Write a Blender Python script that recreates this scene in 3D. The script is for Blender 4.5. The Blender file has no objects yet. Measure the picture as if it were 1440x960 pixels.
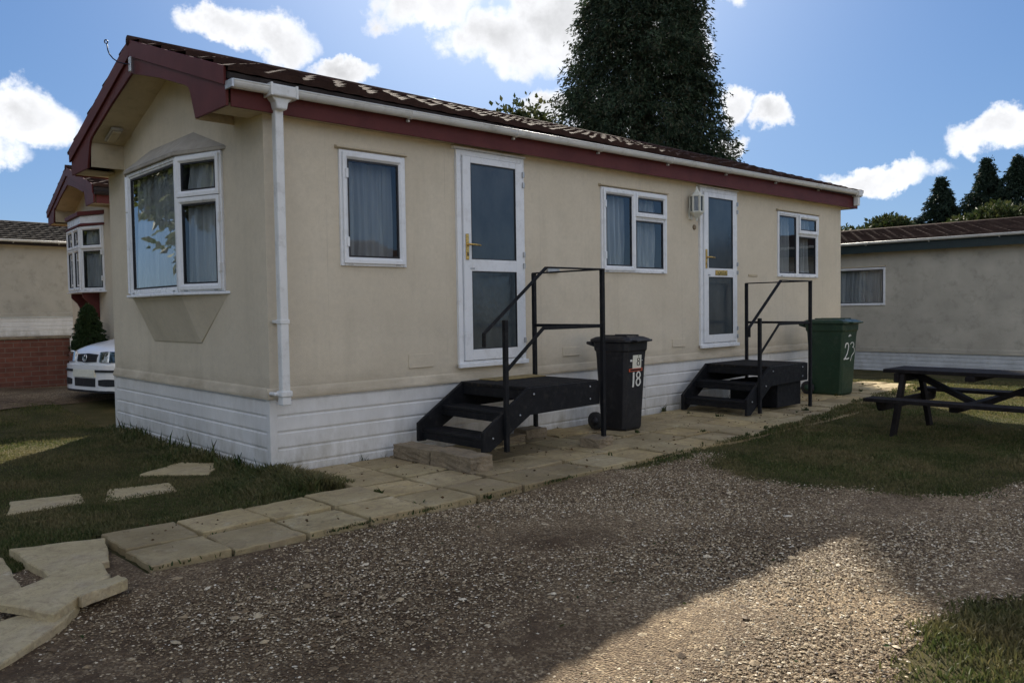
import bpy, bmesh, math, random
import numpy as np
from mathutils import Matrix, Vector
R = math.radians
rng = np.random.default_rng(7)
random.seed(7)
S = bpy.context.scene
COL = S.collection

# ------------------------------------------------------------------ helpers
class MB:
    """collects boxes, prisms, tubes and sheets and links them as ONE mesh object"""
    def __init__(self, T=None):
        self.v, self.f, self.s = [], [], []
        self.T = T or Matrix()
    def add(self, vs, fs, smooth=False):
        n = len(self.v)
        self.v += [tuple(self.T @ Vector(p)) for p in vs]
        self.f += [tuple(n + i for i in f) for f in fs]
        self.s += [smooth] * len(fs)
        return self
    def box(self, x0, x1, y0, y1, z0, z1):
        vs = [(x, y, z) for z in (z0, z1) for y in (y0, y1) for x in (x0, x1)]
        return self.add(vs, [(0,2,3,1),(4,5,7,6),(0,1,5,4),(2,6,7,3),(0,4,6,2),(1,3,7,5)])
    def prism(self, poly, a, b, axis='x'):
        n = len(poly)
        def P(p, t): return {'x': (t, p[0], p[1]), 'y': (p[0], t, p[1]), 'z': (p[0], p[1], t)}[axis]
        vs = [P(p, a) for p in poly] + [P(p, b) for p in poly]
        fs = [tuple(range(n))[::-1], tuple(range(n, 2*n))] + [(i, (i+1) % n, n+(i+1) % n, n+i) for i in range(n)]
        return self.add(vs, fs)
    def bar(self, p, q, w, h, up=(0, 0, 1)):
        p, q = Vector(p), Vector(q); d = (q-p).normalized(); u = Vector(up)
        if abs(d.dot(u)) > .98: u = Vector((1, 0, 0))
        s = d.cross(u).normalized(); t = s.cross(d)
        vs = [c + s*a*w/2 + t*b*h/2 for c in (p, q) for a, b in ((-1,-1),(1,-1),(1,1),(-1,1))]
        return self.add(vs, [(3,2,1,0),(4,5,6,7),(0,1,5,4),(1,2,6,5),(2,3,7,6),(3,0,4,7)])
    def tube(self, pts, r, n=10, caps=True):
        pts = [Vector(p) for p in pts]; k = len(pts)
        rr = r if isinstance(r, (list, tuple)) else [r]*k
        vs, fs = [], []; ref = None
        for i, p in enumerate(pts):
            d = (pts[min(i+1, k-1)] - pts[max(i-1, 0)]).normalized()
            if ref is None:
                ref = d.orthogonal().normalized()
            ref = (ref - d*ref.dot(d)).normalized(); b = d.cross(ref)
            for j in range(n):
                a = 2*math.pi*j/n
                vs.append(p + (ref*math.cos(a) + b*math.sin(a))*rr[i])
        for i in range(k-1):
            for j in range(n):
                fs.append((i*n+j, i*n+(j+1) % n, (i+1)*n+(j+1) % n, (i+1)*n+j))
        if caps: fs += [tuple(range(n))[::-1], tuple(range((k-1)*n, k*n))]
        return self.add(vs, fs, True)
    def lathe(self, prof, n=24, axis='z', c=(0, 0, 0), smooth=True):
        vs, fs = [], []
        for r, t in prof:
            for j in range(n):
                a = 2*math.pi*j/n; x, y = r*math.cos(a), r*math.sin(a)
                p = {'z': (x, y, t), 'x': (t, x, y), 'y': (x, t, y)}[axis]
                vs.append((p[0]+c[0], p[1]+c[1], p[2]+c[2]))
        for i in range(len(prof)-1):
            for j in range(n):
                fs.append((i*n+j, i*n+(j+1) % n, (i+1)*n+(j+1) % n, (i+1)*n+j))
        fs += [tuple(range(n))[::-1], tuple(range((len(prof)-1)*n, len(prof)*n))]
        return self.add(vs, fs, smooth)
    def sheet(self, fn, nu, nv, smooth=True):
        vs = [fn(i/nu, j/nv) for j in range(nv+1) for i in range(nu+1)]
        fs = [(j*(nu+1)+i, j*(nu+1)+i+1, (j+1)*(nu+1)+i+1, (j+1)*(nu+1)+i) for j in range(nv) for i in range(nu)]
        return self.add(vs, fs, smooth)
    def build(self, name, mat, parent=None, bevel=0, label=None, fixn=True):
        me = bpy.data.meshes.new(name)
        me.from_pydata(self.v, [], self.f)
        me.polygons.foreach_set('use_smooth', self.s)
        if fixn:
            bm = bmesh.new(); bm.from_mesh(me); bmesh.ops.recalc_face_normals(bm, faces=bm.faces); bm.to_mesh(me); bm.free()
        me.materials.append(mat)
        o = bpy.data.objects.new(name, me); COL.objects.link(o); o.parent = parent
        if bevel:
            m = o.modifiers.new('bevel', 'BEVEL'); m.width = bevel; m.segments = 2; m.limit_method = 'ANGLE'; m.angle_limit = R(40)
        if label: o['label'] = label
        return o
def empty(name, loc=(0, 0, 0), rz=0, label=None, cat=None, group=None):
    o = bpy.data.objects.new(name, None); COL.objects.link(o); o.location = loc; o.rotation_euler = (0, 0, rz)
    o.empty_display_size = .1
    return tag(o, label, cat, group)
def tag(o, label=None, cat=None, group=None, kind=None):
    for k, v in (('label', label), ('category', cat), ('group', group), ('kind', kind)):
        if v: o[k] = v
    return o
def npmesh(name, V, F, mat, parent=None, smooth=False, k=None):
    """fast mesh from numpy vertex and face arrays (all faces k-gons)"""
    me = bpy.data.meshes.new(name); k = F.shape[1]
    me.vertices.add(len(V)); me.vertices.foreach_set('co', V.astype(np.float32).ravel())
    me.loops.add(F.size); me.loops.foreach_set('vertex_index', F.astype(np.int32).ravel())
    me.polygons.add(len(F)); me.polygons.foreach_set('loop_start', np.arange(0, F.size, k, dtype=np.int32))
    me.polygons.foreach_set('loop_total', np.full(len(F), k, dtype=np.int32))
    me.polygons.foreach_set('use_smooth', np.full(len(F), smooth))
    me.update(calc_edges=True); me.validate()
    me.materials.append(mat)
    o = bpy.data.objects.new(name, me); COL.objects.link(o); o.parent = parent
    return o

# ------------------------------------------------------------------ materials
class NT:
    def __init__(self, name):
        self.m = bpy.data.materials.new(name); self.m.use_nodes = True
        self.t = self.m.node_tree; self.t.nodes.clear()
        self.out = self.n('ShaderNodeOutputMaterial'); self.co = self.n('ShaderNodeTexCoord').outputs['Object']
    def n(self, ty, **kw):
        x = self.t.nodes.new(ty)
        for k, v in kw.items():
            if hasattr(x, k): setattr(x, k, v)
        return x
    def l(self, a, b): self.t.links.new(a, b)
    def scaled(self, s):
        mp = self.n('ShaderNodeMapping'); mp.inputs['Scale'].default_value = s if isinstance(s, tuple) else (s, s, s)
        self.l(self.co, mp.inputs['Vector']); return mp.outputs['Vector']
    def noise(self, s, detail=4, rough=.6, dist=0):
        x = self.n('ShaderNodeTexNoise'); x.inputs['Scale'].default_value = 1; x.inputs['Detail'].default_value = detail
        x.inputs['Roughness'].default_value = rough; x.inputs['Distortion'].default_value = dist
        self.l(self.scaled(s), x.inputs['Vector']); return x.outputs['Fac']
    def voro(self, s, feature='F1', out='Distance', rnd=1):
        x = self.n('ShaderNodeTexVoronoi', feature=feature); x.inputs['Scale'].default_value = 1; x.inputs['Randomness'].default_value = rnd
        self.l(self.scaled(s), x.inputs['Vector']); return x.outputs[out]
    def ramp(self, fac, stops, interp='LINEAR'):
        x = self.n('ShaderNodeValToRGB'); r = x.color_ramp; r.interpolation = interp
        while len(r.elements) < len(stops): r.elements.new(.5)
        for e, (p, c) in zip(r.elements, stops):
            e.position = p; e.color = (c, c, c, 1) if isinstance(c, (int, float)) else (*c, 1)
        self.l(fac, x.inputs['Fac']); return x.outputs['Color']
    def mix(self, fac, a, b, mode='MIX'):
        x = self.n('ShaderNodeMix', data_type='RGBA', blend_type=mode)
        for s, v in ((x.inputs[0], fac), (x.inputs[6], a), (x.inputs[7], b)):
            if isinstance(v, (int, float)): s.default_value = v if s == x.inputs[0] else (v, v, v, 1)
            elif isinstance(v, tuple): s.default_value = (*v, 1)
            else: self.l(v, s)
        return x.outputs[2]
    def math(self, op, a, b=0):
        x = self.n('ShaderNodeMath', operation=op)
        for s, v in zip(x.inputs, (a, b)):
            if isinstance(v, (int, float)): s.default_value = v
            else: self.l(v, s)
        return x.outputs[0]
    def axis(self, i):
        x = self.n('ShaderNodeSeparateXYZ'); self.l(self.co, x.inputs[0]); return x.outputs[i]
    def bump(self, h, strength=.3, dist=.01):
        x = self.n('ShaderNodeBump'); x.inputs['Strength'].default_value = strength; x.inputs['Distance'].default_value = dist
        self.l(h, x.inputs['Height']); return x.outputs['Normal']
    def pbr(self, col, rough=.6, normal=None, metal=0, spec=.5, **kw):
        b = self.n('ShaderNodeBsdfPrincipled')
        for k, v in {'Base Color': col, 'Roughness': rough, 'Metallic': metal, 'Specular IOR Level': spec, 'Normal': normal, **kw}.items():
            if v is None: continue
            s = b.inputs[k]
            if isinstance(v, (int, float)): s.default_value = v
            elif isinstance(v, tuple): s.default_value = (*v, 1)
            else: self.l(v, s)
        self.l(b.outputs[0], self.out.inputs[0]); self.b = b; return self.m

def simple(name, col, rough=.5, var=.15, scale=6, bump=.1, metal=0, spec=.5, dirt=None, bscale=120, bd=.002):
    t = NT(name); a = tuple(c*(1-var) for c in col); b = tuple(min(1, c*(1+var)) for c in col)
    c = t.ramp(t.noise(scale, 5), [(.3, a), (.7, b)])
    if dirt:
        c = t.mix(t.ramp(t.noise(scale*2.3, 6, .7), [(.52, 0), (.72, dirt[1])]), c, dirt[0])
    rg = t.ramp(t.noise(scale*3, 4), [(.3, max(.02, rough-.08)), (.7, min(1, rough+.1))])
    return t.pbr(c, rg, t.bump(t.noise(bscale, 3), bump, bd) if bump else None, metal, spec)

def mat_render():
    t = NT('cream_render')
    n1 = t.noise(1.3, 5, .6); fine = t.noise(150, 3, .7); mid = t.noise(26, 4, .65)
    c = t.ramp(n1, [(.3, (.61, .535, .41)), (.7, (.70, .62, .485))])
    c = t.mix(t.ramp(mid, [(.35, .2), (.65, 0)]), c, (.46, .40, .30))
    c = t.mix(t.ramp(t.noise(5, 6, .7), [(.5, 0), (.72, .28)]), c, (.46, .41, .32))
    c = t.mix(t.ramp(t.noise(75, 2, .8), [(.66, 0), (.76, .5)]), c, (.25, .20, .14))
    seam = t.math('MULTIPLY', t.ramp(t.math('ABSOLUTE', t.math('SUBTRACT', t.math('FRACT', t.math('DIVIDE', t.math('ADD', t.axis(0), .08), 1.22)), .5)), [(0, .35), (.004, 0)]), t.ramp(t.noise((3, 3, 1.5), 3), [(.4, .2), (.6, 1)]))
    c = t.mix(seam, c, (.30, .26, .20))
    streak = t.noise((4.5, 4.5, .55), 7, .7)                     # rain streaks run down the wall
    c = t.mix(t.ramp(streak, [(.52, 0), (.78, .34)]), c, (.42, .37, .28))
    z = t.axis(2)
    low = t.math('MULTIPLY', t.ramp(z, [(.0, 1), (.66, 1), (.8, .22), (1, 0)]), t.ramp(t.noise((2.5, 2.5, 9), 5), [(.32, .1), (.7, .8)]))
    c = t.mix(t.math('MULTIPLY', low, .85), c, (.29, .235, .16))   # road dirt splashed on the bottom band
    h = t.math('ADD', t.math('MULTIPLY', fine, .6), t.math('MULTIPLY', t.voro(210), .5))
    return t.pbr(c, .92, t.bump(h, .55, .004), 0, .15)
def mat_siding():
    t = NT('white_skirting_plastic')
    c = t.ramp(t.noise(1.6, 4), [(.3, (.68, .67, .65)), (.7, (.79, .775, .745))])
    z = t.axis(2)
    d = t.math('MULTIPLY', t.ramp(z, [(0, 1), (.12, .8), (.4, .25), (.65, .4)]), t.ramp(t.noise((7, 7, 3), 7, .75), [(.35, 0), (.72, .9)]))
    c = t.mix(d, c, (.30, .27, .20))
    c = t.mix(t.ramp(t.noise(55, 3, .8), [(.66, 0), (.74, .5)]), c, (.35, .32, .27))
    return t.pbr(c, .42, t.bump(t.noise((6, 6, 60), 3), .06, .003), 0, .4)
def mat_roof(col1=(.040, .024, .020), col2=(.078, .044, .036)):
    t = NT('roof_tiles')
    c = t.ramp(t.noise(3, 5), [(.3, col1), (.72, col2)])
    c = t.mix(t.ramp(t.noise(24, 5, .75), [(.56, 0), (.72, .22)]), c, (.13, .10, .085))
    return t.pbr(c, .85, t.bump(t.noise(190, 4, .8), .7, .006), 0, .06)
def mat_glass():
    t = NT('window_glass')
    fr = t.n('ShaderNodeFresnel'); fr.inputs['IOR'].default_value = 1.5
    g = t.n('ShaderNodeBsdfGlossy'); g.inputs['Roughness'].default_value = .0; g.inputs['Color'].default_value = (.95, .97, 1, 1)
    nb = t.bump(t.noise(1.5, 2), .06, .02); t.l(nb, g.inputs['Normal'])
    tr = t.n('ShaderNodeBsdfTransparent'); tr.inputs['Color'].default_value = (.93, .96, .97, 1)
    m = t.n('ShaderNodeMixShader'); f = t.math('MULTIPLY', t.math('MINIMUM', t.math('MULTIPLY', fr.outputs[0], 2.0), 1), t.math('SUBTRACT', 1, t.n('ShaderNodeNewGeometry').outputs['Backfacing']))
    t.l(f, m.inputs[0]); t.l(tr.outputs[0], m.inputs[1]); t.l(g.outputs[0], m.inputs[2]); t.l(m.outputs[0], t.out.inputs[0]); return t.m
def mat_obscure():
    t = NT('obscured_door_glass')
    h = t.math('ADD', t.noise((34, 34, 12), 4, .7, 1.5), t.math('MULTIPLY', t.voro((30, 30, 16)), .6))
    c = t.ramp(t.noise((4, 4, 2.2), 4), [(.3, (.030, .040, .050)), (.7, (.060, .072, .080))])
    return t.pbr(c, .10, t.bump(h, .16, .006), 0, .8)
def mat_net():
    t = NT('net_curtain')
    d = t.n('ShaderNodeBsdfDiffuse'); tl = t.n('ShaderNodeBsdfTranslucent'); tr = t.n('ShaderNodeBsdfTransparent')
    c = t.ramp(t.noise((9, 9, .7), 3), [(.3, (.40, .40, .41)), (.7, (.66, .66, .66))])
    t.l(c, d.inputs[0]); t.l(c, tl.inputs[0])
    m1 = t.n('ShaderNodeMixShader'); m1.inputs[0].default_value = .25; t.l(d.outputs[0], m1.inputs[1]); t.l(tl.outputs[0], m1.inputs[2])
    m = t.n('ShaderNodeMixShader'); m.inputs[0].default_value = .30
    t.l(m1.outputs[0], m.inputs[1]); t.l(tr.outputs[0], m.inputs[2]); t.l(m.outputs[0], t.out.inputs[0]); return t.m
def mat_red():
    t = NT('oxide_red_paint')
    c = t.ramp(t.noise(4, 5), [(.3, (.082, .015, .014)), (.7, (.120, .025, .022))])
    c = t.mix(t.ramp(t.noise((30, 30, 8), 6, .8), [(.63, 0), (.7, .8)]), c, (.05, .03, .03))
    return t.pbr(c, .6, t.bump(t.noise((70, 70, 12), 4), .25, .003), 0, .3)
def mat_slab():
    t = NT('sandstone_slab')
    c = t.ramp(t.noise(2.6, 7, .68), [(.26, (.36, .295, .175)), (.5, (.54, .46, .29)), (.76, (.68, .59, .41))])
    g = t.n('ShaderNodeNewGeometry').outputs['Random Per Island']
    c = t.mix(.8, c, t.ramp(g, [(0, (.56, .52, .47)), (.3, (.80, .76, .70)), (.6, (.95, .92, .88)), (.85, (1, .90, .72)), (1, (.86, .86, .84))]), 'MULTIPLY')
    c = t.mix(.6, c, t.ramp(t.n('ShaderNodeObjectInfo').outputs['Random'], [(0, (.62, .58, .50)), (.5, (.9, .87, .8)), (1, (1, .98, .94))]), 'MULTIPLY')
    c = t.mix(t.ramp(t.noise(10, 8, .75, 1.2), [(.48, 0), (.68, .62)]), c, (.20, .15, .095))      # soaked-in dirt
    c = t.mix(t.ramp(t.noise((1.3, 1.9, 1), 6, .72), [(.50, 0), (.70, .5)]), c, (.26, .20, .14))
    c = t.mix(t.ramp(t.noise(5.5, 5, .7), [(.60, 0), (.74, .5)]), c, (.62, .56, .43))
    c = t.mix(t.ramp(t.noise(95, 3, .8), [(.58, 0), (.70, .55)]), c, (.10, .085, .06))
    h = t.math('ADD', t.math('MULTIPLY', t.noise(9, 7, .72), 1.6), t.math('MULTIPLY', t.noise(85, 4), .35))
    return t.pbr(c, .9, t.bump(h, .8, .018), 0, .15)
def mat_gravel_bed():
    t = NT('gravel_bed')
    v = t.voro(105, out='Color'); dist = t.voro(105)
    bw = t.n('ShaderNodeRGBToBW'); t.l(v, bw.inputs[0])
    c = t.ramp(bw.outputs[0], [(.0, (.065, .040, .019)), (.45, (.185, .125, .068)), (.72, (.35, .255, .145)), (.97, (.70, .57, .37))])
    soil = t.ramp(t.noise(30, 6, .75), [(.3, (.048, .028, .013)), (.7, (.125, .080, .042))])
    patch = t.ramp(t.math('ADD', t.noise(.9, 6, .62), t.math('MULTIPLY', t.axis(0), .035)), [(.42, 0), (.60, 1)])
    patch2 = t.ramp(t.noise(7, 5, .75), [(.44, 0), (.56, 1)])
    c = t.mix(t.math('MULTIPLY', t.math('MAXIMUM', patch, t.math('MULTIPLY', patch2, .55)), .85), soil, c)
    h = t.math('ADD', t.math('MULTIPLY', t.math('SUBTRACT', 1, dist), .8), t.math('MULTIPLY', t.noise(20, 5, .7), .9))
    return t.pbr(c, .85, t.bump(h, .8, .014), 0, .25)
def mat_stone():
    t = NT('loose_flint_stones')
    g = t.n('ShaderNodeNewGeometry').outputs['Random Per Island']
    c = t.ramp(g, [(0, (.075, .045, .022)), (.3, (.15, .10, .053)), (.55, (.25, .18, .10)), (.8, (.40, .31, .185)), (.93, (.62, .515, .35)), (1, (.80, .72, .56))])
    c = t.mix(t.ramp(t.noise(60, 4, .7), [(.45, 0), (.7, .55)]), c, (.12, .09, .06))
    return t.pbr(c, .75, t.bump(t.noise(200, 3), .3, .003), 0, .3)
def mat_lawn():
    t = NT('lawn_soil')
    c = t.ramp(t.noise(2.2, 6, .65), [(.3, (.045, .045, .017)), (.5, (.085, .072, .032)), (.7, (.15, .115, .06))])
    c = t.mix(t.ramp(t.noise(45, 4, .8), [(.4, 0), (.65, .7)]), c, (.045, .05, .016))
    return t.pbr(c, .95, t.bump(t.noise(60, 5, .8), .9, .02), 0, .1)
def mat_leaf(name, cols, rough=.6, tl=.25, dry=None):
    t = NT(name); g = t.n('ShaderNodeNewGeometry').outputs['Random Per Island']
    k = [i/(len(cols)-1) for i in range(len(cols))]
    c = t.ramp(g, list(zip(k, cols)))
    c = t.mix(t.ramp(t.noise(1.1, 4), [(.35, .45), (.65, 0)]), c, tuple(x*.55 for x in cols[0]))
    if dry:
        c = t.mix(t.ramp(t.noise(1.5, 6, .7), [(.42, 0), (.62, .85)]), c, t.ramp(g, [(0, tuple(x*.6 for x in dry)), (1, dry)]))
    b = t.n('ShaderNodeBsdfPrincipled'); t.l(c, b.inputs['Base Color']); b.inputs['Roughness'].default_value = rough; b.inputs['Specular IOR Level'].default_value = .3
    tr = t.n('ShaderNodeBsdfTranslucent'); t.l(c, tr.inputs[0])
    m = t.n('ShaderNodeMixShader'); m.inputs[0].default_value = tl
    t.l(b.outputs[0], m.inputs[1]); t.l(tr.outputs[0], m.inputs[2]); t.l(m.outputs[0], t.out.inputs[0]); return t.m
def mat_brick():
    t = NT('red_brickwork'); b = t.n('ShaderNodeTexBrick'); mp = t.n('ShaderNodeMapping'); mp.inputs['Rotation'].default_value = (R(90), 0, 0)
    t.l(t.co, mp.inputs['Vector']); t.l(mp.outputs[0], b.inputs['Vector'])
    b.inputs['Scale'].default_value = 1; b.inputs['Brick Width'].default_value = .225; b.inputs['Row Height'].default_value = .075; b.inputs['Mortar Size'].default_value = .006
    b.inputs['Color1'].default_value = (.20, .065, .04, 1); b.inputs['Color2'].default_value = (.13, .045, .03, 1); b.inputs['Mortar'].default_value = (.17, .14, .11, 1)
    return t.pbr(t.mix(.4, b.outputs[0], t.ramp(t.noise(8, 5), [(.3, (.08, .04, .03)), (.7, (.2, .1, .07))])), .9, t.bump(b.outputs[1], -.4, .006), 0, .2)

M = dict(
    render=mat_render(), siding=mat_siding(), roof=mat_roof(), glass=mat_glass(), obscure=mat_obscure(), net=mat_net(), red=mat_red(),
    slab=mat_slab(), bed=mat_gravel_bed(), stone=mat_stone(), lawn=mat_lawn(), brick=mat_brick(),
    roofdark=simple('roof_underside', (.02, .014, .012), .9, .3),
    upvc=simple('white_frame_plastic', (.78, .79, .80), .3, .04, 3, .03, dirt=((.42, .40, .36), .35)),
    gutter=simple('white_gutter_plastic', (.72, .72, .70), .38, .08, 3, .05, dirt=((.30, .28, .23), .45)),
    black=simple('black_gasket', (.012, .012, .015), .5, .2, 8, 0),
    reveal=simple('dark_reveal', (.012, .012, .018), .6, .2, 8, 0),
    soffit=simple('cream_soffit', (.50, .42, .29), .8, .1, 4, .25, dirt=((.30, .24, .16), .5)),
    bayroof=simple('grey_bay_roof_coating', (.34, .31, .26), .85, .15, 5, .4, dirt=((.2, .18, .14), .6)),
    steel=simple('black_painted_timber_and_steel', (.0065, .007, .009), .62, .35, 7, .25, spec=.25, dirt=((.06, .055, .05), .35)),
    deck=simple('dark_textured_decking', (.012, .0115, .012), .85, .4, 10, .8, spec=.2, dirt=((.09, .07, .045), .5), bscale=60, bd=.006),
    mat_y=simple('yellowed_door_mat', (.27, .20, .08), .9, .3, 12, .8, dirt=((.1, .09, .05), .7)),
    bin=simple('black_bin_plastic', (.007, .007, .010), .5, .25, 5, .3, dirt=((.07, .065, .06), .4), bscale=300),
    gbin=simple('green_bin_plastic', (.012, .038, .018), .42, .2, 5, .3, dirt=((.07, .09, .06), .4), bscale=300),
    rubber=simple('tyre_rubber', (.02, .02, .02), .8, .2),
    paint=simple('white_brush_paint', (.74, .73, .66), .7, .1, 20, .3),
    paper=simple('cream_sticker', (.74, .72, .60), .6, .08, 20, .1),
    ink=simple('black_ink', (.01, .01, .01), .6, .1, 20, 0),
    orange=simple('orange_red_sticker', (.55, .10, .035), .5, .15, 20, .1),
    brass=simple('polished_brass', (.62, .42, .14), .28, .1, 10, .05, metal=1),
    zinc=simple('galvanised_metal', (.45, .46, .47), .4, .15, 20, .1, metal=.9),
    iron=simple('dark_blue_iron', (.03, .04, .07), .5, .2, 10, .1, metal=.4),
    lantern=simple('white_lantern_metal', (.66, .66, .58), .45, .1, 10, .15),
    block=simple('weathered_stone_block', (.235, .185, .12), .9, .3, 7, .9, dirt=((.08, .06, .04), .8), bscale=50, bd=.012),
    table=simple('dark_stained_timber', (.016, .0135, .013), .85, .4, 9, .6, spec=.15, dirt=((.04, .035, .03), .5), bscale=40, bd=.004),
    carpaint=simple('white_car_paint', (.74, .75, .76), .16, .02, 2, 0, spec=.6),
    cardark=simple('car_black_trim', (.012, .012, .014), .5, .1, 8, .1),
    chrome=simple('chrome', (.75, .76, .78), .12, .05, 8, 0, metal=1),
    bark=simple('bark', (.085, .062, .045), .95, .35, 9, 1, bscale=25, bd=.03),
    pebble=simple('pale_pebble', (.42, .36, .27), .7, .2, 30, .3),
    darkgreen=simple('dark_green_fascia_paint', (.012, .026, .026), .5, .2, 5, .1),
    terracotta=simple('terracotta', (.32, .10, .045), .8, .2),
    greywall=simple('grey_cream_pebble_dash', (.43, .40, .33), .95, .16, 1.4, .6, dirt=((.19, .175, .145), .55), bscale=140, bd=.005),
    greyskirt=simple('grey_white_skirt', (.50, .52, .53), .6, .15, 3, .2, dirt=((.3, .3, .27), .5)),
)
LEAF = dict(
    hedge=mat_leaf('hedge_foliage', [(.020, .034, .010), (.038, .055, .015), (.065, .075, .022), (.09, .09, .032)], .6, .25),
    conifer=mat_leaf('cypress_foliage', [(.022, .042, .024), (.040, .068, .034), (.062, .092, .042), (.095, .080, .048)], .7, .18),
    green=mat_leaf('broad_leaf_foliage', [(.035, .06, .015), (.07, .10, .022), (.11, .135, .03), (.15, .15, .045)], .5, .35),
    spruce=mat_leaf('spruce_foliage', [(.014, .03, .018), (.025, .045, .024), (.035, .055, .028)], .7, .15),
    shrub=mat_leaf('shrub_foliage', [(.02, .045, .012), (.035, .065, .018), (.06, .09, .03)], .6, .2),
    grass=mat_leaf('grass_blades', [(.048, .072, .018), (.075, .098, .027), (.11, .125, .038), (.21, .18, .08)], .6, .3, dry=(.23, .185, .085)),
    weed=mat_leaf('weed_leaves', [(.03, .06, .015), (.06, .09, .02), (.12, .08, .04)], .6, .3))

# ------------------------------------------------------------------ terrain height
def sm(a, b, x):
    t = np.clip((x-a)/(b-a), 0, 1); return t*t*(3-2*t)
def H(x, y):
    x, y = np.asarray(x, float), np.asarray(y, float)
    h = -.30*sm(8.6, 15.5, x)*(1-sm(5, 9, y))
    h = h + .17*sm(4.2, 7.5, y)*(1-sm(9, 13, x))
    h = h + .5*sm(10, 26, y)*(1-sm(9, 13, x))
    # the lawn beside the gable lies a touch higher than the drive
    h = h + .02*sm(-1.0, -.5, y)*(1-sm(-.2, .1, x))
    h = h + .012*(np.sin(x*1.7+.5)*np.sin(y*1.3)+.5*np.sin(x*3.9+y*2.7))*sm(.3, 1.2, np.abs(y+.8)+np.maximum(0, -x-1.2))
    return h
GX = np.concatenate([np.linspace(-260, -12, 14)[:-1], np.arange(-12, 20, .2), np.linspace(20, 330, 16)])
GY = np.concatenate([np.linspace(-260, -12, 14)[:-1], np.arange(-12, 14, .2), np.linspace(14, 330, 16)])
X, Y = np.meshgrid(GX, GY)
V = np.stack([X, Y, H(X, Y)], -1).reshape(-1, 3); nx, ny = len(GX), len(GY)
I = (np.arange(ny-1)[:, None]*nx + np.arange(nx-1)[None]).ravel()
tag(npmesh('ground', V, np.stack([I, I+1, I+1+nx, I+nx], 1), M['lawn'], smooth=True), kind='structure')

# gravel drive: irregular outline, laid just above the ground
def wob(t, s=1.): return .06*math.sin(t*5.1+s)+.04*math.sin(t*11.7+2*s)+.025*math.sin(t*23+3*s)
def edge_lawn(x):      # right-hand lawn border: y of the gravel's far edge for x > 2.9
    return np.interp(x, [2.9, 3.0, 3.25, 9, 30], [-2.0, -3.9, -4.15, -7.6, -20])
def in_gravel(x, y):
    x, y = np.asarray(x, float), np.asarray(y, float)
    wx = .05*np.sin(y*5.3)+.04*np.sin(y*13.1+x*3)+.02*np.sin(y*31)
    wy = .05*np.sin(x*4.7)+.03*np.sin(x*12.3+y*2)+.02*np.sin(x*29)
    top = np.where(x < -1.52, -1.05-.33*(-1.52-x), -1.735+.0*x)
    top = np.where(x > 1.9, np.interp(x, [1.9, 2.6, 3.1, 3.4], [-1.735, -1.80, -1.90, -2.0]), top)
    a = (y < top + np.where(x > 1.9, wy, 0)+np.where(x < -1.52, wy*.5, 0))
    # east border of the drive (lawn with the table)
    bx = np.interp(-y, [1.7, 1.95, 2.2, 2.9, 3.3, 3.7, 4.0, 4.3, 9], [3.4, 3.1, 2.66, 2.45, 2.55, 2.8, 3.0, 4.2, 14])
    a &= x < bx + wx
    # grass patch at the near right corner
    b = (y < -4.70+.05*np.sin(x*9)+.02*np.sin(x*23)) & (x > -.12-.9*(-4.72-y)) & (x < 1.0+.9*(-4.6-y)+wx)
    b |= (y < -4.62) & (x > .35) & (x < .95+.5*(-4.62-y)) & (y < -4.55-.25*(x-.3)+.03*np.sin(x*17))
    far = (y > -9.5) & (x > -9)
    return a & ~b & far
st = .04
gx = np.arange(-9, 14, st); gy = np.arange(-9.5, -1.0, st)
X, Y = np.meshgrid(gx, gy); C = in_gravel(X+st/2, Y+st/2)
Z = H(X, Y)+.006+.006*np.sin(X*2.1+Y)*np.sin(Y*2.9)
V = np.stack([X, Y, Z], -1).reshape(-1, 3); nx = len(gx)
jj, ii = np.nonzero(C[:-1, :-1]); I = jj*nx+ii
F = np.stack([I, I+1, I+1+nx, I+nx], 1); u, inv = np.unique(F, return_inverse=True)
tag(npmesh('gravel_drive', V[u], inv.reshape(F.shape), M['bed'], smooth=True), kind='structure')
# gravel under the parked car
X, Y = np.meshgrid(np.arange(-4, 12, .2), np.arange(6.0, 14, .2)); V = np.stack([X, Y+.15*np.sin(X*1.3), H(X, Y)+.012], -1).reshape(-1, 3)
nx = X.shape[1]; I = (np.arange(X.shape[0]-1)[:, None]*nx+np.arange(nx-1)[None]).ravel()
tag(npmesh('gravel_track', V, np.stack([I, I+1, I+1+nx, I+nx], 1), M['bed'], smooth=True), kind='structure')

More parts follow.
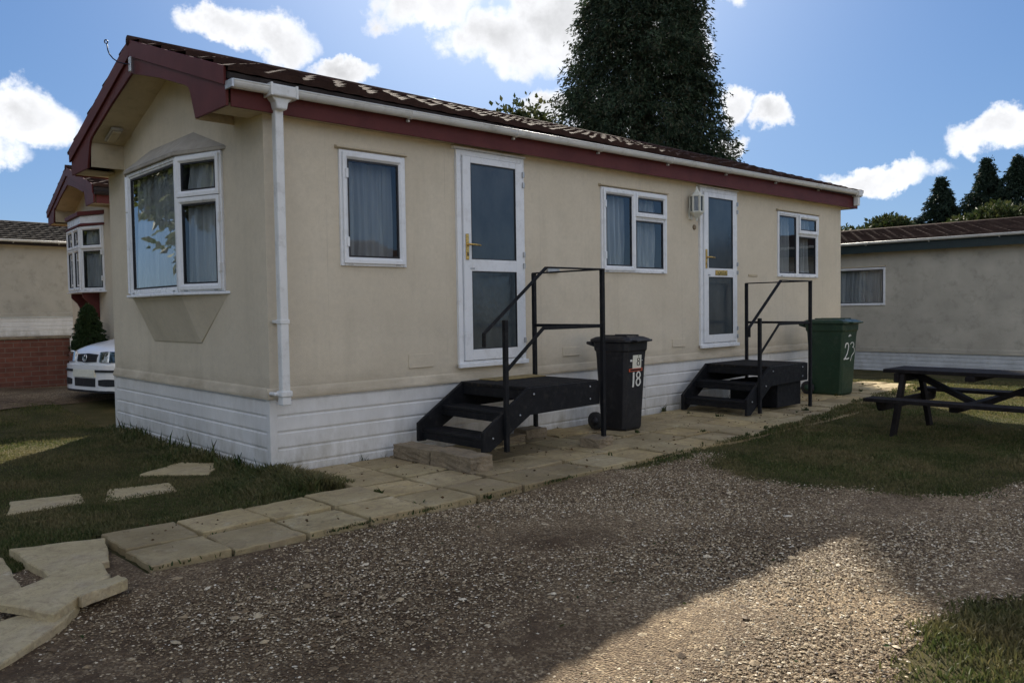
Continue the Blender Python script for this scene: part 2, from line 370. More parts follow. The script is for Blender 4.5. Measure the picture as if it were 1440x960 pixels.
# loose stones lying on the drive
def on_path(x, y): return (y > -1.745) & (x > -1.52) & (x < 6)
CAM = np.array([-2.8612, -5.8288, 1.2982])
def stones(n, lo, hi, near, far, seed, name, mat, ex=1.5, fade=False):
    g = np.random.default_rng(seed); P = np.zeros((0, 2))
    while len(P) < n:
        d = near+(far-near)*g.random(n)**ex; a = R(47)+R(82)*(g.random(n)-.5)
        q = np.stack([CAM[0]+d*np.cos(a), CAM[1]+d*np.sin(a)], 1)
        k = in_gravel(q[:, 0]+g.normal(0, .07, n), q[:, 1]+g.normal(0, .05, n)*(q[:, 0] > 2.3)) & ~on_path(q[:, 0], q[:, 1])
        if fade: k &= g.random(n) < .12+.88*sm(-1.3, 1.6, q[:, 0]+.5*np.sin(q[:, 1]*2.1)+.25*np.sin(q[:, 0]*6+q[:, 1]*5))
        cl = np.sin(q[:, 0]*2.3+1)*np.sin(q[:, 1]*3.1)+np.sin(q[:, 0]*5+q[:, 1]*4)*.5
        k &= g.random(n) < .55+.35*cl
        P = np.concatenate([P, q[k]])
    P = P[:n]
    base = np.array([(1,0,0),(.4,.9,0),(-.6,.8,0),(-1,0,0),(-.5,-.85,0),(.55,-.8,0),(.15,.1,.75),(-.1,0,-.6)])
    Fb = np.array([(0,1,6),(1,2,6),(2,3,6),(3,4,6),(4,5,6),(5,0,6),(1,0,7),(2,1,7),(3,2,7),(4,3,7),(5,4,7),(0,5,7)])
    s = lo+(hi-lo)*g.random(n)**2.2
    V = base[None]*(1+.35*(g.random((n, 8, 3))-.5)); V[:, :, 2] *= (.4+.5*g.random(n))[:, None]; V[:, :, 0] *= (.9+.7*g.random(n))[:, None]
    a = g.random(n)*6.28; ca, sa = np.cos(a)[:, None], np.sin(a)[:, None]
    x = V[:, :, 0]*ca-V[:, :, 1]*sa; y = V[:, :, 0]*sa+V[:, :, 1]*ca
    z = V[:, :, 2]+(g.random(n)[:, None]-.5)*x*.5
    V = np.stack([x*s[:, None]+P[:, :1], y*s[:, None]+P[:, 1:], z*s[:, None]+(H(P[:, 0], P[:, 1])+.008+s*.15)[:, None]], -1)
    F = Fb[None]+(np.arange(n)*8)[:, None, None]
    return npmesh(name, V.reshape(-1, 3), F.reshape(-1, 3), mat)
tag(stones(120000, .0022, .0068, 1.5, 7.5, 3, 'gravel_stones', M['stone']), 'loose pale flint gravel strewn over the drive', 'gravel', kind='stuff')
tag(stones(120000, .0026, .0080, 1.8, 10, 4, 'gravel_stones', M['stone'], .72, True), 'loose pale flint gravel farther out on the drive', 'gravel', kind='stuff')
tag(stones(900, .008, .022, 1.5, 6, 5, 'pebbles', M['stone']), 'larger loose pebbles among the gravel of the drive', 'pebbles', kind='stuff')

# ------------------------------------------------------------------ paving path
def slab_shape(mb, x0, x1, y0, y1, z0, z1, g, T=None, jag=.008, tilt=.008):
    n = 6
    def side(a, b): return [(a[0]+(b[0]-a[0])*t/n, a[1]+(b[1]-a[1])*t/n) for t in range(n)]
    P = side((x0, y0), (x1, y0))+side((x1, y0), (x1, y1))+side((x1, y1), (x0, y1))+side((x0, y1), (x0, y0))
    cx, cy = (x0+x1)/2, (y0+y1)/2; tx, ty = (g.random()-.5)*tilt*2, (g.random()-.5)*tilt*2
    P = [(px+(g.random()-.5)*jag*2, py+(g.random()-.5)*jag*2) for px, py in P]
    k = len(P)
    top = [(px, py, z1+(px-cx)*tx/.4+(py-cy)*ty/.4) for px, py in P]
    ins = [(cx+(px-cx)*.972, cy+(py-cy)*.972, z1+.006+(px-cx)*tx/.4+(py-cy)*ty/.4) for px, py in P]
    bot = [(px, py, z0) for px, py in P]
    vs = bot+top+ins+[(cx, cy, z1+.008)]
    fs = [(i, (i+1) % k, k+(i+1) % k, k+i) for i in range(k)]+[(k+i, k+(i+1) % k, 2*k+(i+1) % k, 2*k+i) for i in range(k)]+[(2*k+i, 2*k+(i+1) % k, 3*k) for i in range(k)]
    mb.add(vs, fs)
g = np.random.default_rng(11); mb = MB()
rows = [-1.735, -1.315, -.885, -.45, -.012]
px0 = -1.50
for r in range(4):
    for k in range(28):
        x0 = px0+k*.4265; x1 = x0+.4265
        if r >= 2 and x1 < .30: continue
        if x0 > 10.4: continue
        if r == 0 and x0 > 8.2: continue
        dy = (g.random()-.5)*.012
        z = .028+g.random()*.014
        hz = float(H(x0, -.8))
        slab_shape(mb, x0+.012, x1-.012, rows[r]+.019+dy*(r > 0), rows[r+1]-.019, -.06+hz, z+hz, g)
tag(mb.build('paving_path', M['slab'], fixn=True), kind='structure')
mb = MB(); mb.box(-1.49, 10.3, -1.72, -.88, -.3, -.018); mb.box(.31, 10.3, -.88, -.02, -.3, -.0185)
tag(mb.build('path_bedding', simple('joint_soil', (.03, .022, .014), .95, .3)), kind='structure')

# ------------------------------------------------------------------ mobile home builder
def wave_roof(mb, xa, xb, ya, yb, za, zb, pitch_y=.255, wl=.30, lift=.034, nxs=.03, amp=1.):
    """tile sheet from the eave (ya,za) to the ridge (yb,zb): overlapping courses with a rolled profile"""
    L = math.hypot(yb-ya, zb-za); ncs = max(1, round(L/pitch_y)); nu = int((xb-xa)/nxs)
    sy, sz = (yb-ya)/L, (zb-za)/L; nyy, nzz = -sz, sy
    if nzz < 0: nyy, nzz = -nyy, -nzz
    for c in range(ncs):
        s0, s1 = c*L/ncs, (c+1)*L/ncs
        off = (c % 2)*wl/2
        rows_ = [(s0, -.012), (s0-.004, lift), (s0+(s1-s0)*.35, lift*.72), (s0+(s1-s0)*.7, lift*.35), (s1+.004, .0)]
        vs = []
        for s, h in rows_:
            for i in range(nu+1):
                x = xa+(xb-xa)*i/nu
                ph = ((x+off) % wl)/wl
                w = .0095*amp*(math.sin(2*math.pi*ph)+.35*math.sin(4*math.pi*ph+.6))
                sc = .012*amp*math.sin(2*math.pi*ph+1.3) if s < s0+.01 else 0
                hh = h+(w if h > -.01 else 0)+.003*math.sin(x*37+c*5)
                vs.append((x, ya+sy*(s+sc)+nyy*hh, za+sz*(s+sc)+nzz*hh))
        fs = [(j*(nu+1)+i, j*(nu+1)+i+1, (j+1)*(nu+1)+i+1, (j+1)*(nu+1)+i) for j in range(len(rows_)-1) for i in range(nu)]
        mb.add(vs, fs, False)
def planks(mb, T, L, z0, z1, n, joints=()):
    """horizontal boards with a recessed shadow groove, in the plane x along the wall, y outwards negative"""
    old = mb.T; mb.T = T; h = (z1-z0)/n
    segs = [0]+list(joints)+[L]
    for a, b in zip(segs[:-1], segs[1:]):
        for i in range(n):
            lo, hi = z0+i*h, z0+(i+1)*h
            prof = [(-.020, lo+.006), (-.018, lo), (0, lo-.002), (0, hi-.0005), (-.008, hi-.0005), (-.0085, hi-.014), (-.0195, hi-.024)]
            mb.prism([(y, z) for y, z in prof], a+.002, b-.002, 'x')
    mb.T = old
def wall_T(ox, oy, az):     # local u along the wall, -w outwards
    return Matrix.Translation((ox, oy, 0)) @ Matrix.Rotation(az, 4, 'Z')
def holed(mb, T, u0, u1, v0, v1, holes):
    us = sorted({u0, u1, *[h[0] for h in holes], *[h[1] for h in holes]}); vs_ = sorted({v0, v1, *[h[2] for h in holes], *[h[3] for h in holes]})
    old = mb.T; mb.T = T
    for a, b in zip(us[:-1], us[1:]):
        for c, d in zip(vs_[:-1], vs_[1:]):
            m, n = (a+b)/2, (c+d)/2
            if any(h[0] < m < h[1] and h[2] < n < h[3] for h in holes): continue
            mb.add([(a, 0, c), (b, 0, c), (b, 0, d), (a, 0, d)], [(0, 1, 2, 3)])
    mb.T = old
def frame(mb, u0, u1, v0, v1, w, y0, y1):
    if isinstance(w, (int, float)): w = (w,)*4
    l, r, b, t = w
    mb.box(u0, u0+l, y0, y1, v0, v1); mb.box(u1-r, u1, y0, y1, v0, v1)
    mb.box(u0+l, u1-r, y0, y1, v0, v0+b); mb.box(u0+l, u1-r, y0, y1, v1-t, v1)
def chamfer_frame(mb, u0, u1, v0, v1, w, yb, yf):
    """mitred frame with a sloping inner bead"""
    o = [(u0, v0), (u1, v0), (u1, v1), (u0, v1)]; k = w*.62
    a = [(u0+k, v0+k), (u1-k, v0+k), (u1-k, v1-k), (u0+k, v1-k)]; i = [(u0+w, v0+w), (u1-w, v0+w), (u1-w, v1-w), (u0+w, v1-w)]
    vs = [(x, yb, z) for x, z in o]+[(x, yf, z) for x, z in o]+[(x, yf, z) for x, z in a]+[(x, (yf*.35+yb*.65), z) for x, z in i]+[(x, yb, z) for x, z in i]
    fs = []
    for j in range(4):
        n = (j+1) % 4
        for q in range(4): fs.append((q*4+j, q*4+n, (q+1)*4+n, (q+1)*4+j))
        fs.append((16+j, 16+n, n, j))
    mb.add(vs, fs)
def curtain(parent, T, u0, u1, v0, v1, w, seed, gather=0, mat=None):
    g = random.Random(seed); ph = [g.random()*6.28 for _ in range(4)]
    mb = MB(T)
    def fn(a, b):
        u = u0+(u1-u0)*a; v = v0+(v1-v0)*b
        if gather: u += (g_side(a)*(1-b)**2)*gather
        d = .9*(.5+.5*math.sin(u*6.5+ph[2]))*.012*math.sin(u*160+ph[3])+.024*math.sin(u*54+ph[0]+1.1*math.sin(b*2.2+ph[3])+2.2*math.sin(u*8+ph[1]))+.007*math.sin(u*131+ph[1]+b)+.010*math.sin(u*27+ph[2])
        return (u, w+d*(1.1-.45*b), v)
    def g_side(a): return (a-.5)
    mb.sheet(fn, max(20, int((u1-u0)*150)), 12)
    return mb.build('curtain', mat or M['net'], parent, fixn=False)
def window(parent, T, u0, u1, v0, v1, lights, seed=0, drip=True, name='window', curt=True, dark_depth=.12, gather=0, flange=.035, fixed=()):
    """lights: list of (a0,a1,b0,b1,kind) in fractions of the frame opening"""
    mb = MB(T); frame(mb, u0, u1, v0, v1, flange, -.022, .04)
    fr = None; iu0, iu1, iv0, iv1 = u0+flange, u1-flange, v0+flange, v1-flange
    W, Hh = iu1-iu0, iv1-iv0
    for (a0, a1, b0, b1, kd) in lights:             # mullions of the outer frame
        x0, x1, z0, z1 = iu0+a0*W, iu0+a1*W, iv0+b0*Hh, iv0+b1*Hh
        if a1 < .999: mb.box(x1-.018, x1+.018, -.016, .04, z0, z1)
        if b1 < .999: mb.box(x0+(.018 if a0 > .01 else 0), x1, -.016, .038, z1-.018, z1+.018)
    fr = mb.build(name, M['upvc'], parent, .004)
    for i, (a0, a1, b0, b1, kd) in enumerate(lights):
        x0, x1, z0, z1 = iu0+a0*W, iu0+a1*W, iv0+b0*Hh, iv0+b1*Hh
        if a0 > .001: x0 += .018
        if a1 < .999: x1 -= .018
        if b0 > .001: z0 += .018
        if b1 < .999: z1 -= .018
        if kd == 'sash':
            x0 -= .014; x1 += .014; z0 -= .014; z1 += .014
            mb = MB(T); chamfer_frame(mb, x0, x1, z0, z1, .052, -.012, -.042); mb.build('sash', M['upvc'], fr, .003)
            k = .052; yg = -.018
        else:
            mb = MB(T); chamfer_frame(mb, x0, x1, z0, z1, .022, .0, -.012); mb.build('glazing_bead', M['upvc'], fr, .002)
            k = .022; yg = -.002
        mb = MB(T); frame(mb, x0+k-.004, x1-k+.004, z0+k-.004, z1-k+.004, .017, yg-.005, yg+.03); mb.build('gasket', M['black'], fr)
        mb = MB(T); mb.box(x0+k, x1-k, yg+.006, yg+.010, z0+k, z1-k); mb.build('pane', M['glass'], fr)
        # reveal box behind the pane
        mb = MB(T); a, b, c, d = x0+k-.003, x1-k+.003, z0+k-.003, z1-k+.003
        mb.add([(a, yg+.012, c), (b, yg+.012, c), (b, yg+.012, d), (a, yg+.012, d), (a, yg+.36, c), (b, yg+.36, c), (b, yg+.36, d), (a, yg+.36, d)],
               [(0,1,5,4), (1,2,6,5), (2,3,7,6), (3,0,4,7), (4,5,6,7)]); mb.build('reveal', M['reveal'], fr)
        if curt: curtain(fr, T, a+.004, b-.004, c+.004, d-.004, yg+dark_depth, seed*7+i, gather)
    mb = MB(T)
    if drip:
        mb.prism([(-.045, v1+.012), (-.040, v1+.024), (-.001, v1+.034), (-.001, v1+.002)], u0-.03, u1+.015, 'x'); mb.build('drip_bead', M['soffit'], fr)
    for uu in (u0+.09, u1-.09):
        mb = MB(T); mb.box(uu-.022, uu+.022, -.026, -.020, v0+.008, v0+.018); mb.build('drain_cap', M['zinc'], fr)
    return fr
def hinges(fr, T, u, zs, s=1):
    for z in zs:
        mb = MB(T); mb.box(u-.012, u+.012, -.055, -.02, z-.04, z+.04); mb.build('hinge', M['upvc'], fr, .004)
def door(parent, T, u0, u1, v0, v1, letter, seed):
    mb = MB(T); frame(mb, u0, u1, v0, v1, (.055, .05, .03, .05), -.03, .05); mb.box(u0-.02, u1+.01, -.06, -.03, v0-.03, v0+.012)
    fr = mb.build('door', M['upvc'], parent, .005)
    a, b, c, d = u0+.06, u1-.045, v0+.035, v1-.055
    gl, gr, gt, gb, m0, m1 = a+.092, b-.088, d-.058, c+.10, .975, .865      # glass limits
    zr = v0+(v1-v0)*(1.700-.778)/1.981
    mb = MB(T)
    mb.box(a, gl, -.05, -.012, c, d); mb.box(gr, b, -.05, -.012, c, d)
    mb.box(gl, gr, -.05, -.012, gt, d); mb.box(gl, gr, -.05, -.012, c, gb); mb.box(gl, gr, -.05, -.012, zr-.055, zr+.055)
    leaf = mb.build('door_leaf', M['upvc'], fr, .004)
    for z0, z1 in ((gb, zr-.055), (zr+.055, gt)):
        mb = MB(T); frame(mb, gl-.001, gr+.001, z0-.001, z1+.001, .010, -.046, -.02); mb.build('gasket', M['black'], fr)
        mb = MB(T); mb.box(gl+.009, gr-.009, -.036, -.026, z0+.009, z1-.009); mb.build('pane', M['obscure'], fr)
        mb = MB(T); mb.box(gl, gr, -.012, -.010, z0, z1); mb.build('backing', M['reveal'], fr)
    mb = MB(T); hx, hz = a+.034, v0+1.09
    mb.box(hx-.016, hx+.016, -.062, -.050, hz-.12, hz+.12)
    mb.tube([(hx, -.06, hz+.02), (hx, -.10, hz+.02), (hx+.03, -.105, hz+.02), (hx+.125, -.10, hz+.016), (hx+.135, -.092, hz+.014)], [.011, .011, .010, .008, .007])
    mb.build('handle', M['brass'], fr, .003)
    mb = MB(T); mb.box(hx-.006, hx+.006, -.066, -.061, hz-.085, hz-.05); mb.build('keyhole', M['ink'], fr)
    for z in (v0+.10, v0+.20, v0+.93, v0+1.04, v1-.26, v1-.16):
        mb = MB(T); mb.box(b-.004, b+.02, -.066, -.030, z-.026, z+.026); mb.build('hinge', M['zinc'], fr, .003)
    if letter:
        mb = MB(T); mb.box((a+b)/2-.135, (a+b)/2+.135, -.058, -.050, zr-.032, zr+.032); mb.box((a+b)/2-.115, (a+b)/2+.115, -.062, -.057, zr-.02, zr+.02)
        mb.build('letter_plate', M['brass'], fr, .003)
    mb = MB(T); mb.box(gl-.02, gl+.03, -.0535, -.050, zr-.04, zr-.022); mb.build('maker_plate', M['zinc'], fr)
    mb = MB(T); mb.prism([(-.05, v1+.006), (-.045, v1+.022), (-.001, v1+.03), (-.001, v1+.0)], u0-.04, u1+.01, 'x'); mb.build('drip_bead', M['upvc'], fr)
    return fr

ZC, ZS = .630, 2.79     # bottom of the render, underside of the eaves
def home_shell(root, L, W, wall, skirt, roofm, fascia, holes=(), k=.341, skirt_n=5, full_skirt=True):
    T0 = Matrix(); yr = W/2; zr = 3.058+k*(yr+.12)
    def zt(y): return zr-k*abs(y-yr)
    mb = MB()
    holed(mb, T0, 0, L, ZC, ZS+.06, holes)
    holed(mb, wall_T(L, W, math.pi), 0, L, ZC, ZS+.06, ())
    for x in (0, L):
        mb.add([(x, 0, ZC), (x, W, ZC), (x, W, ZS+.06), (x, yr, zt(yr)-.10), (x, 0, ZS+.06)], [(0, 1, 2, 3, 4)])
    body = mb.build('wall', wall, root, fixn=False)
    # flared bottom drip of the render
    prof = [(-.001, ZC+.075), (-.010, ZC+.06), (-.026, ZC+.004), (-.026, ZC-.012), (-.001, ZC-.012)]
    mb = MB(); mb.prism(prof, -.026, L+.026, 'x'); mb.T = wall_T(0, W, -math.pi/2); mb.prism(prof, 0, W, 'x')
    mb.T = wall_T(L, 0, math.pi/2); mb.prism(prof, 0, W, 'x'); mb.T = wall_T(L, W, math.pi); mb.prism(prof, 0, L, 'x')
    mb.build('drip_flare', wall, root)
    # skirting
    mb = MB(); j = [1.9, 4.62, 7.4] if L > 9 else []
    planks(mb, wall_T(.045, .012, 0), L-.09, -.02, ZC-.012, skirt_n, j)
    planks(mb, wall_T(.012, W-.045, -math.pi/2), W-.09, -.02, ZC-.012, skirt_n)
    if full_skirt: planks(mb, wall_T(L-.012, .045, math.pi/2), W-.09, -.02, ZC-.012, skirt_n)
    mb.build('skirting', skirt, root)
    for x, y in ((0, 0), (L, 0), (0, W)):
        mb = MB(); sx, sy = (1 if x == 0 else -1), (1 if y == 0 else -1)
        mb.box(*sorted((x-.012*sx, x+.05*sx)), *sorted((y-.012*sy, y+.05*sy)), -.05, ZC-.012)
        mb.build('corner_trim', skirt, root, .004)
    for xx in (j or [L/2]):
        mb = MB(); mb.box(xx+.045-.010, xx+.045+.010, -.012, -.005, -.02, ZC-.013); mb.build('joint_strip', skirt, root)
    # roof
    mb = MB(); wave_roof(mb, -.35, L+.33, -.20, yr, zt(-.20), zr)
    wave_roof(mb, -.35, L+.33, W+.20, yr, zt(-.20), zr)
    roof = mb.build('roof', roofm, root, fixn=False)
    mb = MB(); mb.tube([(-.36, yr, zr+.004), (L+.34, yr, zr+.004)], .045, 12); mb.build('ridge_cap', roofm, roof)
    mb = MB()
    for s in (-1, 1):
        e = yr+s*(yr+.19)
        mb.prism([(e, zt(-.19)-.025), (yr, zr-.025), (yr, zr-.06), (e, zt(-.19)-.075)], -.33, L+.31, 'x')
    mb.build('roof_deck', M['roofdark'], roof)
    # fascia boards and eave soffits
    for s in (0, 1):
        y0 = -.13 if s == 0 else W+.13; d = 1 if s == 0 else -1
        mb = MB(); mb.box(-.30, L+.31, *sorted((y0, y0+.022*d)), ZS-.005, zt(-.13)-.07); mb.build('fascia', fascia, root, .003)
        mb = MB(); mb.box(-.30, L+.30, *sorted((y0+.022*d, y0+.34*d)), ZS+.010, ZS+.026); mb.build('soffit', M['soffit'], root)
    # gable soffit following the slope
    for x0, x1 in ((-.312, .0), (L, L+.30)):
        mb = MB()
        for s in (-1, 1):
            A = (yr-s*(yr-.52), zt(.52)-.235); B = (yr, zt(yr)-.245)
            mb.prism([A, B, (B[0], B[1]+.015), (A[0], A[1]+.015)], x0, x1, 'x')
            C_ = (yr-s*(yr-.50), ZS+.012); mb.prism([C_, A, (A[0]+s*.012, A[1]), (C_[0]+s*.012, C_[1])], x0, x1, 'x')
        mb.build('soffit', M['soffit'], root)
    # barge boards
    for xx, dd in ((-.335, -1), (L+.31, 1)):
        for s in (-1, 1):
            def q(y, z): return (yr-s*(yr-y), z)
            low = [q(yr, zt(yr)-.285), q(1.2, zt(1.2)-.24), q(.62, zt(.62)-.225), q(.565, 3.055), q(.53, 3.0), q(.505, 2.93), q(.475, 2.86), q(.45, 2.795), q(-.115, 2.79), q(-.115, zt(-.11)-.02), q(yr, zt(yr)-.02)]
            mb = MB(); mb.prism(low, xx, xx+.022, 'x'); bb = mb.build('barge_board', fascia, root, .003)
            cap = [q(yr, zt(yr)-.135), q(.40, zt(.40)-.155), q(.36, 2.97), q(.28, 2.90), q(-.13, 2.90), q(-.135, zt(-.135)+.012), q(yr, zt(yr)+.012)]
            cap = [q(yr, zt(yr)-.135), q(-.13, zt(-.13)-.125), q(-.135, zt(-.135)+.012), q(yr, zt(yr)+.012)]
            mb = MB(); mb.prism(cap, xx+(-.020 if dd < 0 else .022), xx+(0 if dd < 0 else .042), 'x'); mb.build('cap_board', fascia, bb, .003)
    return zt
def gutter(root, L, mat, y0=-.132, zA=2.952, zB=3.035, xA=-.33, xB=None, brackets=9, union_x=None):
    xB = xB or L+.28; n = 9; r = .052; th = .004
    outer = [(y0-r-.002-r*math.cos(math.pi*i/n), -r*math.sin(math.pi*i/n)) for i in range(n+1)]
    inner = [(y0-r-.002-(r-th)*math.cos(math.pi*i/n), -(r-th)*math.sin(math.pi*i/n)) for i in range(n+1)][::-1]
    P = outer+inner; k = len(P)
    vs = [(xA, y, zA+z) for y, z in P]+[(xB, y, zB+z) for y, z in P]
    mb = MB(); mb.add(vs, [(i, (i+1) % k, k+(i+1) % k, k+i) for i in range(k)])
    for x, z in ((xA, zA), (xB, zB)): mb.add([(x, y, z+zz) for y, zz in outer], [tuple(range(n+1))])
    # rolled front lip
    mb.tube([(xA, y0-2*r-.002, zA), (xB, y0-2*r-.002, zB)], .006, 6)
    g_ = mb.build('gutter', mat, root)
    xs = [xA+.35+(xB-xA-.45)*i/(brackets-1) for i in range(brackets)]
    for x in xs:
        z = zA+(zB-zA)*(x-xA)/(xB-xA); R2 = r+.006
        o2 = [(y0-r-.002-R2*math.cos(math.pi*i/n), z-R2*math.sin(math.pi*i/n)) for i in range(n+1)]
        i2 = [(y0-r-.002-(r+.0005)*math.cos(math.pi*i/n), z-(r+.0005)*math.sin(math.pi*i/n)) for i in range(n+1)][::-1]
        mb = MB(); mb.prism(o2+i2, x-.016, x+.016, 'x'); mb.box(x-.010, x+.010, y0-.03, y0-.001, z-.074, z-.055); mb.build('gutter_bracket', mat, g_)
    return g_

def tiles_interior(*a): pass
# ================================================================== the main home
home = empty('park_home', (0, 0, 0), 0, 'long cream rendered home with dark red barge boards, bay window and two white doors', 'mobile home')
L, W = 9.67, 3.70
WR = {'a': (.646, 1.297, 1.664, 2.612), 'b': (3.9, 5.085, 1.675, 2.605), 'c': (7.694, 8.882, 1.680, 2.605)}
DR = {'a': (1.867, 2.725, .778, 2.759), 'b': (5.764, 6.612, .785, 2.764)}
holes = [(u0+.012, u1-.012, v0+.012, v1-.012) for u0, u1, v0, v1 in (*WR.values(), *DR.values())]
zt = home_shell(home, L, W, M['render'], M['siding'], M['roof'], M['red'], holes)
I4 = Matrix()
w1 = window(home, I4, *WR['a'], [(0, 1, 0, 1, 'sash')], 1); hinges(w1, I4, .70, (1.86, 2.42))
w2 = window(home, I4, *WR['b'], [(0, .485, 0, 1, 'sash'), (.485, 1, .70, 1, 'sash'), (.485, 1, 0, .70, 'fixed')], 2, gather=.02); hinges(w2, I4, 3.94, (1.86, 2.42))
w3 = window(home, I4, *WR['c'], [(0, .485, 0, 1, 'fixed'), (.485, 1, .70, 1, 'sash'), (.485, 1, 0, .70, 'fixed')], 3, gather=.06)
d1 = door(home, I4, *DR['a'], False, 1); d1['label'] = 'nearer white door with brass handle and two obscured panes'
d2 = door(home, I4, *DR['b'], True, 2); d2['label'] = 'farther white door with brass letter plate'
# backs behind the doors
# small ventilation covers painted with the wall
for u0, u1, v0, v1 in ((1.31, 1.58, .785, .90), (3.28, 3.54, .79, .875), (5.20, 5.46, .80, .89)):
    mb = MB(); mb.box(u0, u1, -.007, .0, v0, v1); mb.box(u0, u1, -.012, -.0075, v0-.006, v0+.006); mb.build('vent_cover', M['render'], home, .002)
mb = MB(); mb.box(6.93, 7.16, -.010, 0, 1.675, 1.705); mb.build('cable_clip', M['soffit'], home, .003)
mb = MB(); mb.box(3.05, 3.22, -.03, 0, 1.655, 1.70); mb.build('rail_bracket', M['zinc'], home, .003)
# round bell push
mb = MB(); mb.lathe([(.0, -.014), (.014, -.018), (.030, -.012), (.034, 0)], 18, 'y', (5.672, 0, 2.262)); mb.build('bell_push', M['block'], home)
# wall lantern
lx, lz = 5.585, 2.37
LT = Matrix.Translation((lx, 0, lz)) @ Matrix.Scale(.86, 4) @ Matrix.Translation((-lx, 0, -lz))
mb = MB(LT); c6 = (lx, -.115, 0)
mb.lathe([(.004, lz+.44), (.012, lz+.42), (.016, lz+.40), (.03, lz+.375), (.075, lz+.33), (.105, lz+.305), (.105, lz+.292), (.09, lz+.29)], 6, 'z', c6, False)
mb.lathe([(.09, lz+.085), (.10, lz+.08), (.10, lz+.068), (.075, lz+.04), (.04, lz+.01), (.014, lz-.02), (.012, lz-.05), (.004, lz-.06)], 6, 'z', c6, False)
for i in range(6):
    a = 2*math.pi*i/6; x, y = lx+.092*math.cos(a), -.115+.092*math.sin(a); mb.bar((x, y, lz+.08), (x, y, lz+.30), .022, .022)
mb.box(lx-.035, lx+.035, -.02, 0, lz-.02, lz+.14); mb.tube([(lx, 0, lz+.06), (lx, -.04, lz+.03), (lx, -.115, lz+.0)], .011)
lan = mb.build('wall_lantern', M['lantern'], home)
mb = MB(LT); mb.lathe([(.082, lz+.085), (.082, lz+.29)], 6, 'z', c6, False); mb.build('lantern_glass', M['obscure'], lan)
mb = MB(LT); mb.lathe([(.012, lz+.09), (.018, lz+.13), (.026, lz+.17), (.02, lz+.21), (.008, lz+.225)], 12, 'z', c6); mb.build('bulb', M['greyskirt'], lan)
# gutter with its outlet and downpipe
gut = gutter(home, L, M['gutter'])
mb = MB()
mb.box(-.045, .165, -.248, -.13, 2.888, 2.975); mb.prism([(-.03, 2.89), (.15, 2.89), (.108, 2.855), (.096, 2.80), (.016, 2.80), (.004, 2.855)], -.215, -.095, 'y')
mb.build('running_outlet', M['gutter'], gut, .012)
mb = MB()
for x in (-.05, .153): mb.box(x, x+.018, -.256, -.126, 2.884, 2.98)
mb.build('gutter_clip', M['gutter'], gut, .004)
mb = MB(); s = .034
path = [(.103, -.195, 2.83), (.103, -.195, 2.78), (.098, -.060, 2.60), (.098, -.060, .66)]
mb.box(.022, .090, -.165, -.097, .60, 2.83)
dp = mb.build('downpipe', M['gutter'], home, .010)
mb = MB(); mb.box(.010, .102, -.177, -.085, .645, .69); mb.box(-.02, .02, -.12, -.02, .655, .68); mb.box(.018, .094, -.169, -.093, .58, .645); mb.build('pipe_shoe', M['gutter'], dp, .008)
mb = MB(); mb.box(.017, .095, -.170, -.092, 1.20, 1.235); mb.box(.03, .08, -.1, .0, 1.205, 1.23); mb.build('pipe_joint', M['gutter'], dp, .005)
mb = MB(); mb.box(9.78, 9.90, -.25, -.12, 2.96, 3.05); mb.box(9.80, 9.87, -.22, -.14, 2.82, 2.97); mb.build('corner_outlet', M['gutter'], gut, .01)
mb = MB(); mb.box(-.345, -.327, -.245, -.128, 2.895, 2.955); mb.build('gutter_end_cap', M['zinc'], gut, .003)
# bulkhead lamp on the sloping soffit of the gable
Ts = Matrix.Translation((-.17, 2.93, zt(2.93)-.245)) @ Matrix.Rotation(-math.atan(.341), 4, 'X')
mb = MB(Ts); mb.box(-.055, .055, -.13, .13, -.035, -.002); bl = mb.build('bulkhead_lamp', M['bayroof'], home, .012)
mb = MB(Ts); mb.box(-.04, .04, -.11, .11, -.05, -.0355); mb.build('lamp_cover', M['soffit'], bl, .01)
# aerial hook at the peak
mb = MB(); mb.box(-.372, -.356, 1.755, 1.805, 3.44, 3.57); hk = mb.build('aerial_bracket', M['zinc'], home, .004)
pts = [(-.36, 1.8, 3.51), (-.41, 1.8, 3.507), (-.46, 1.8, 3.512), (-.50, 1.8, 3.533), (-.528, 1.8, 3.565), (-.541, 1.8, 3.60), (-.546, 1.8, 3.65)]
for i in range(11):
    a = -math.pi/2+2*math.pi*i/10*.95; pts.append((-.552+.013*math.cos(a), 1.8, 3.668+.016*math.sin(a)))
mb = MB(); mb.tube(pts, .0055, 8); mb.build('hook_rod', M['iron'], hk)

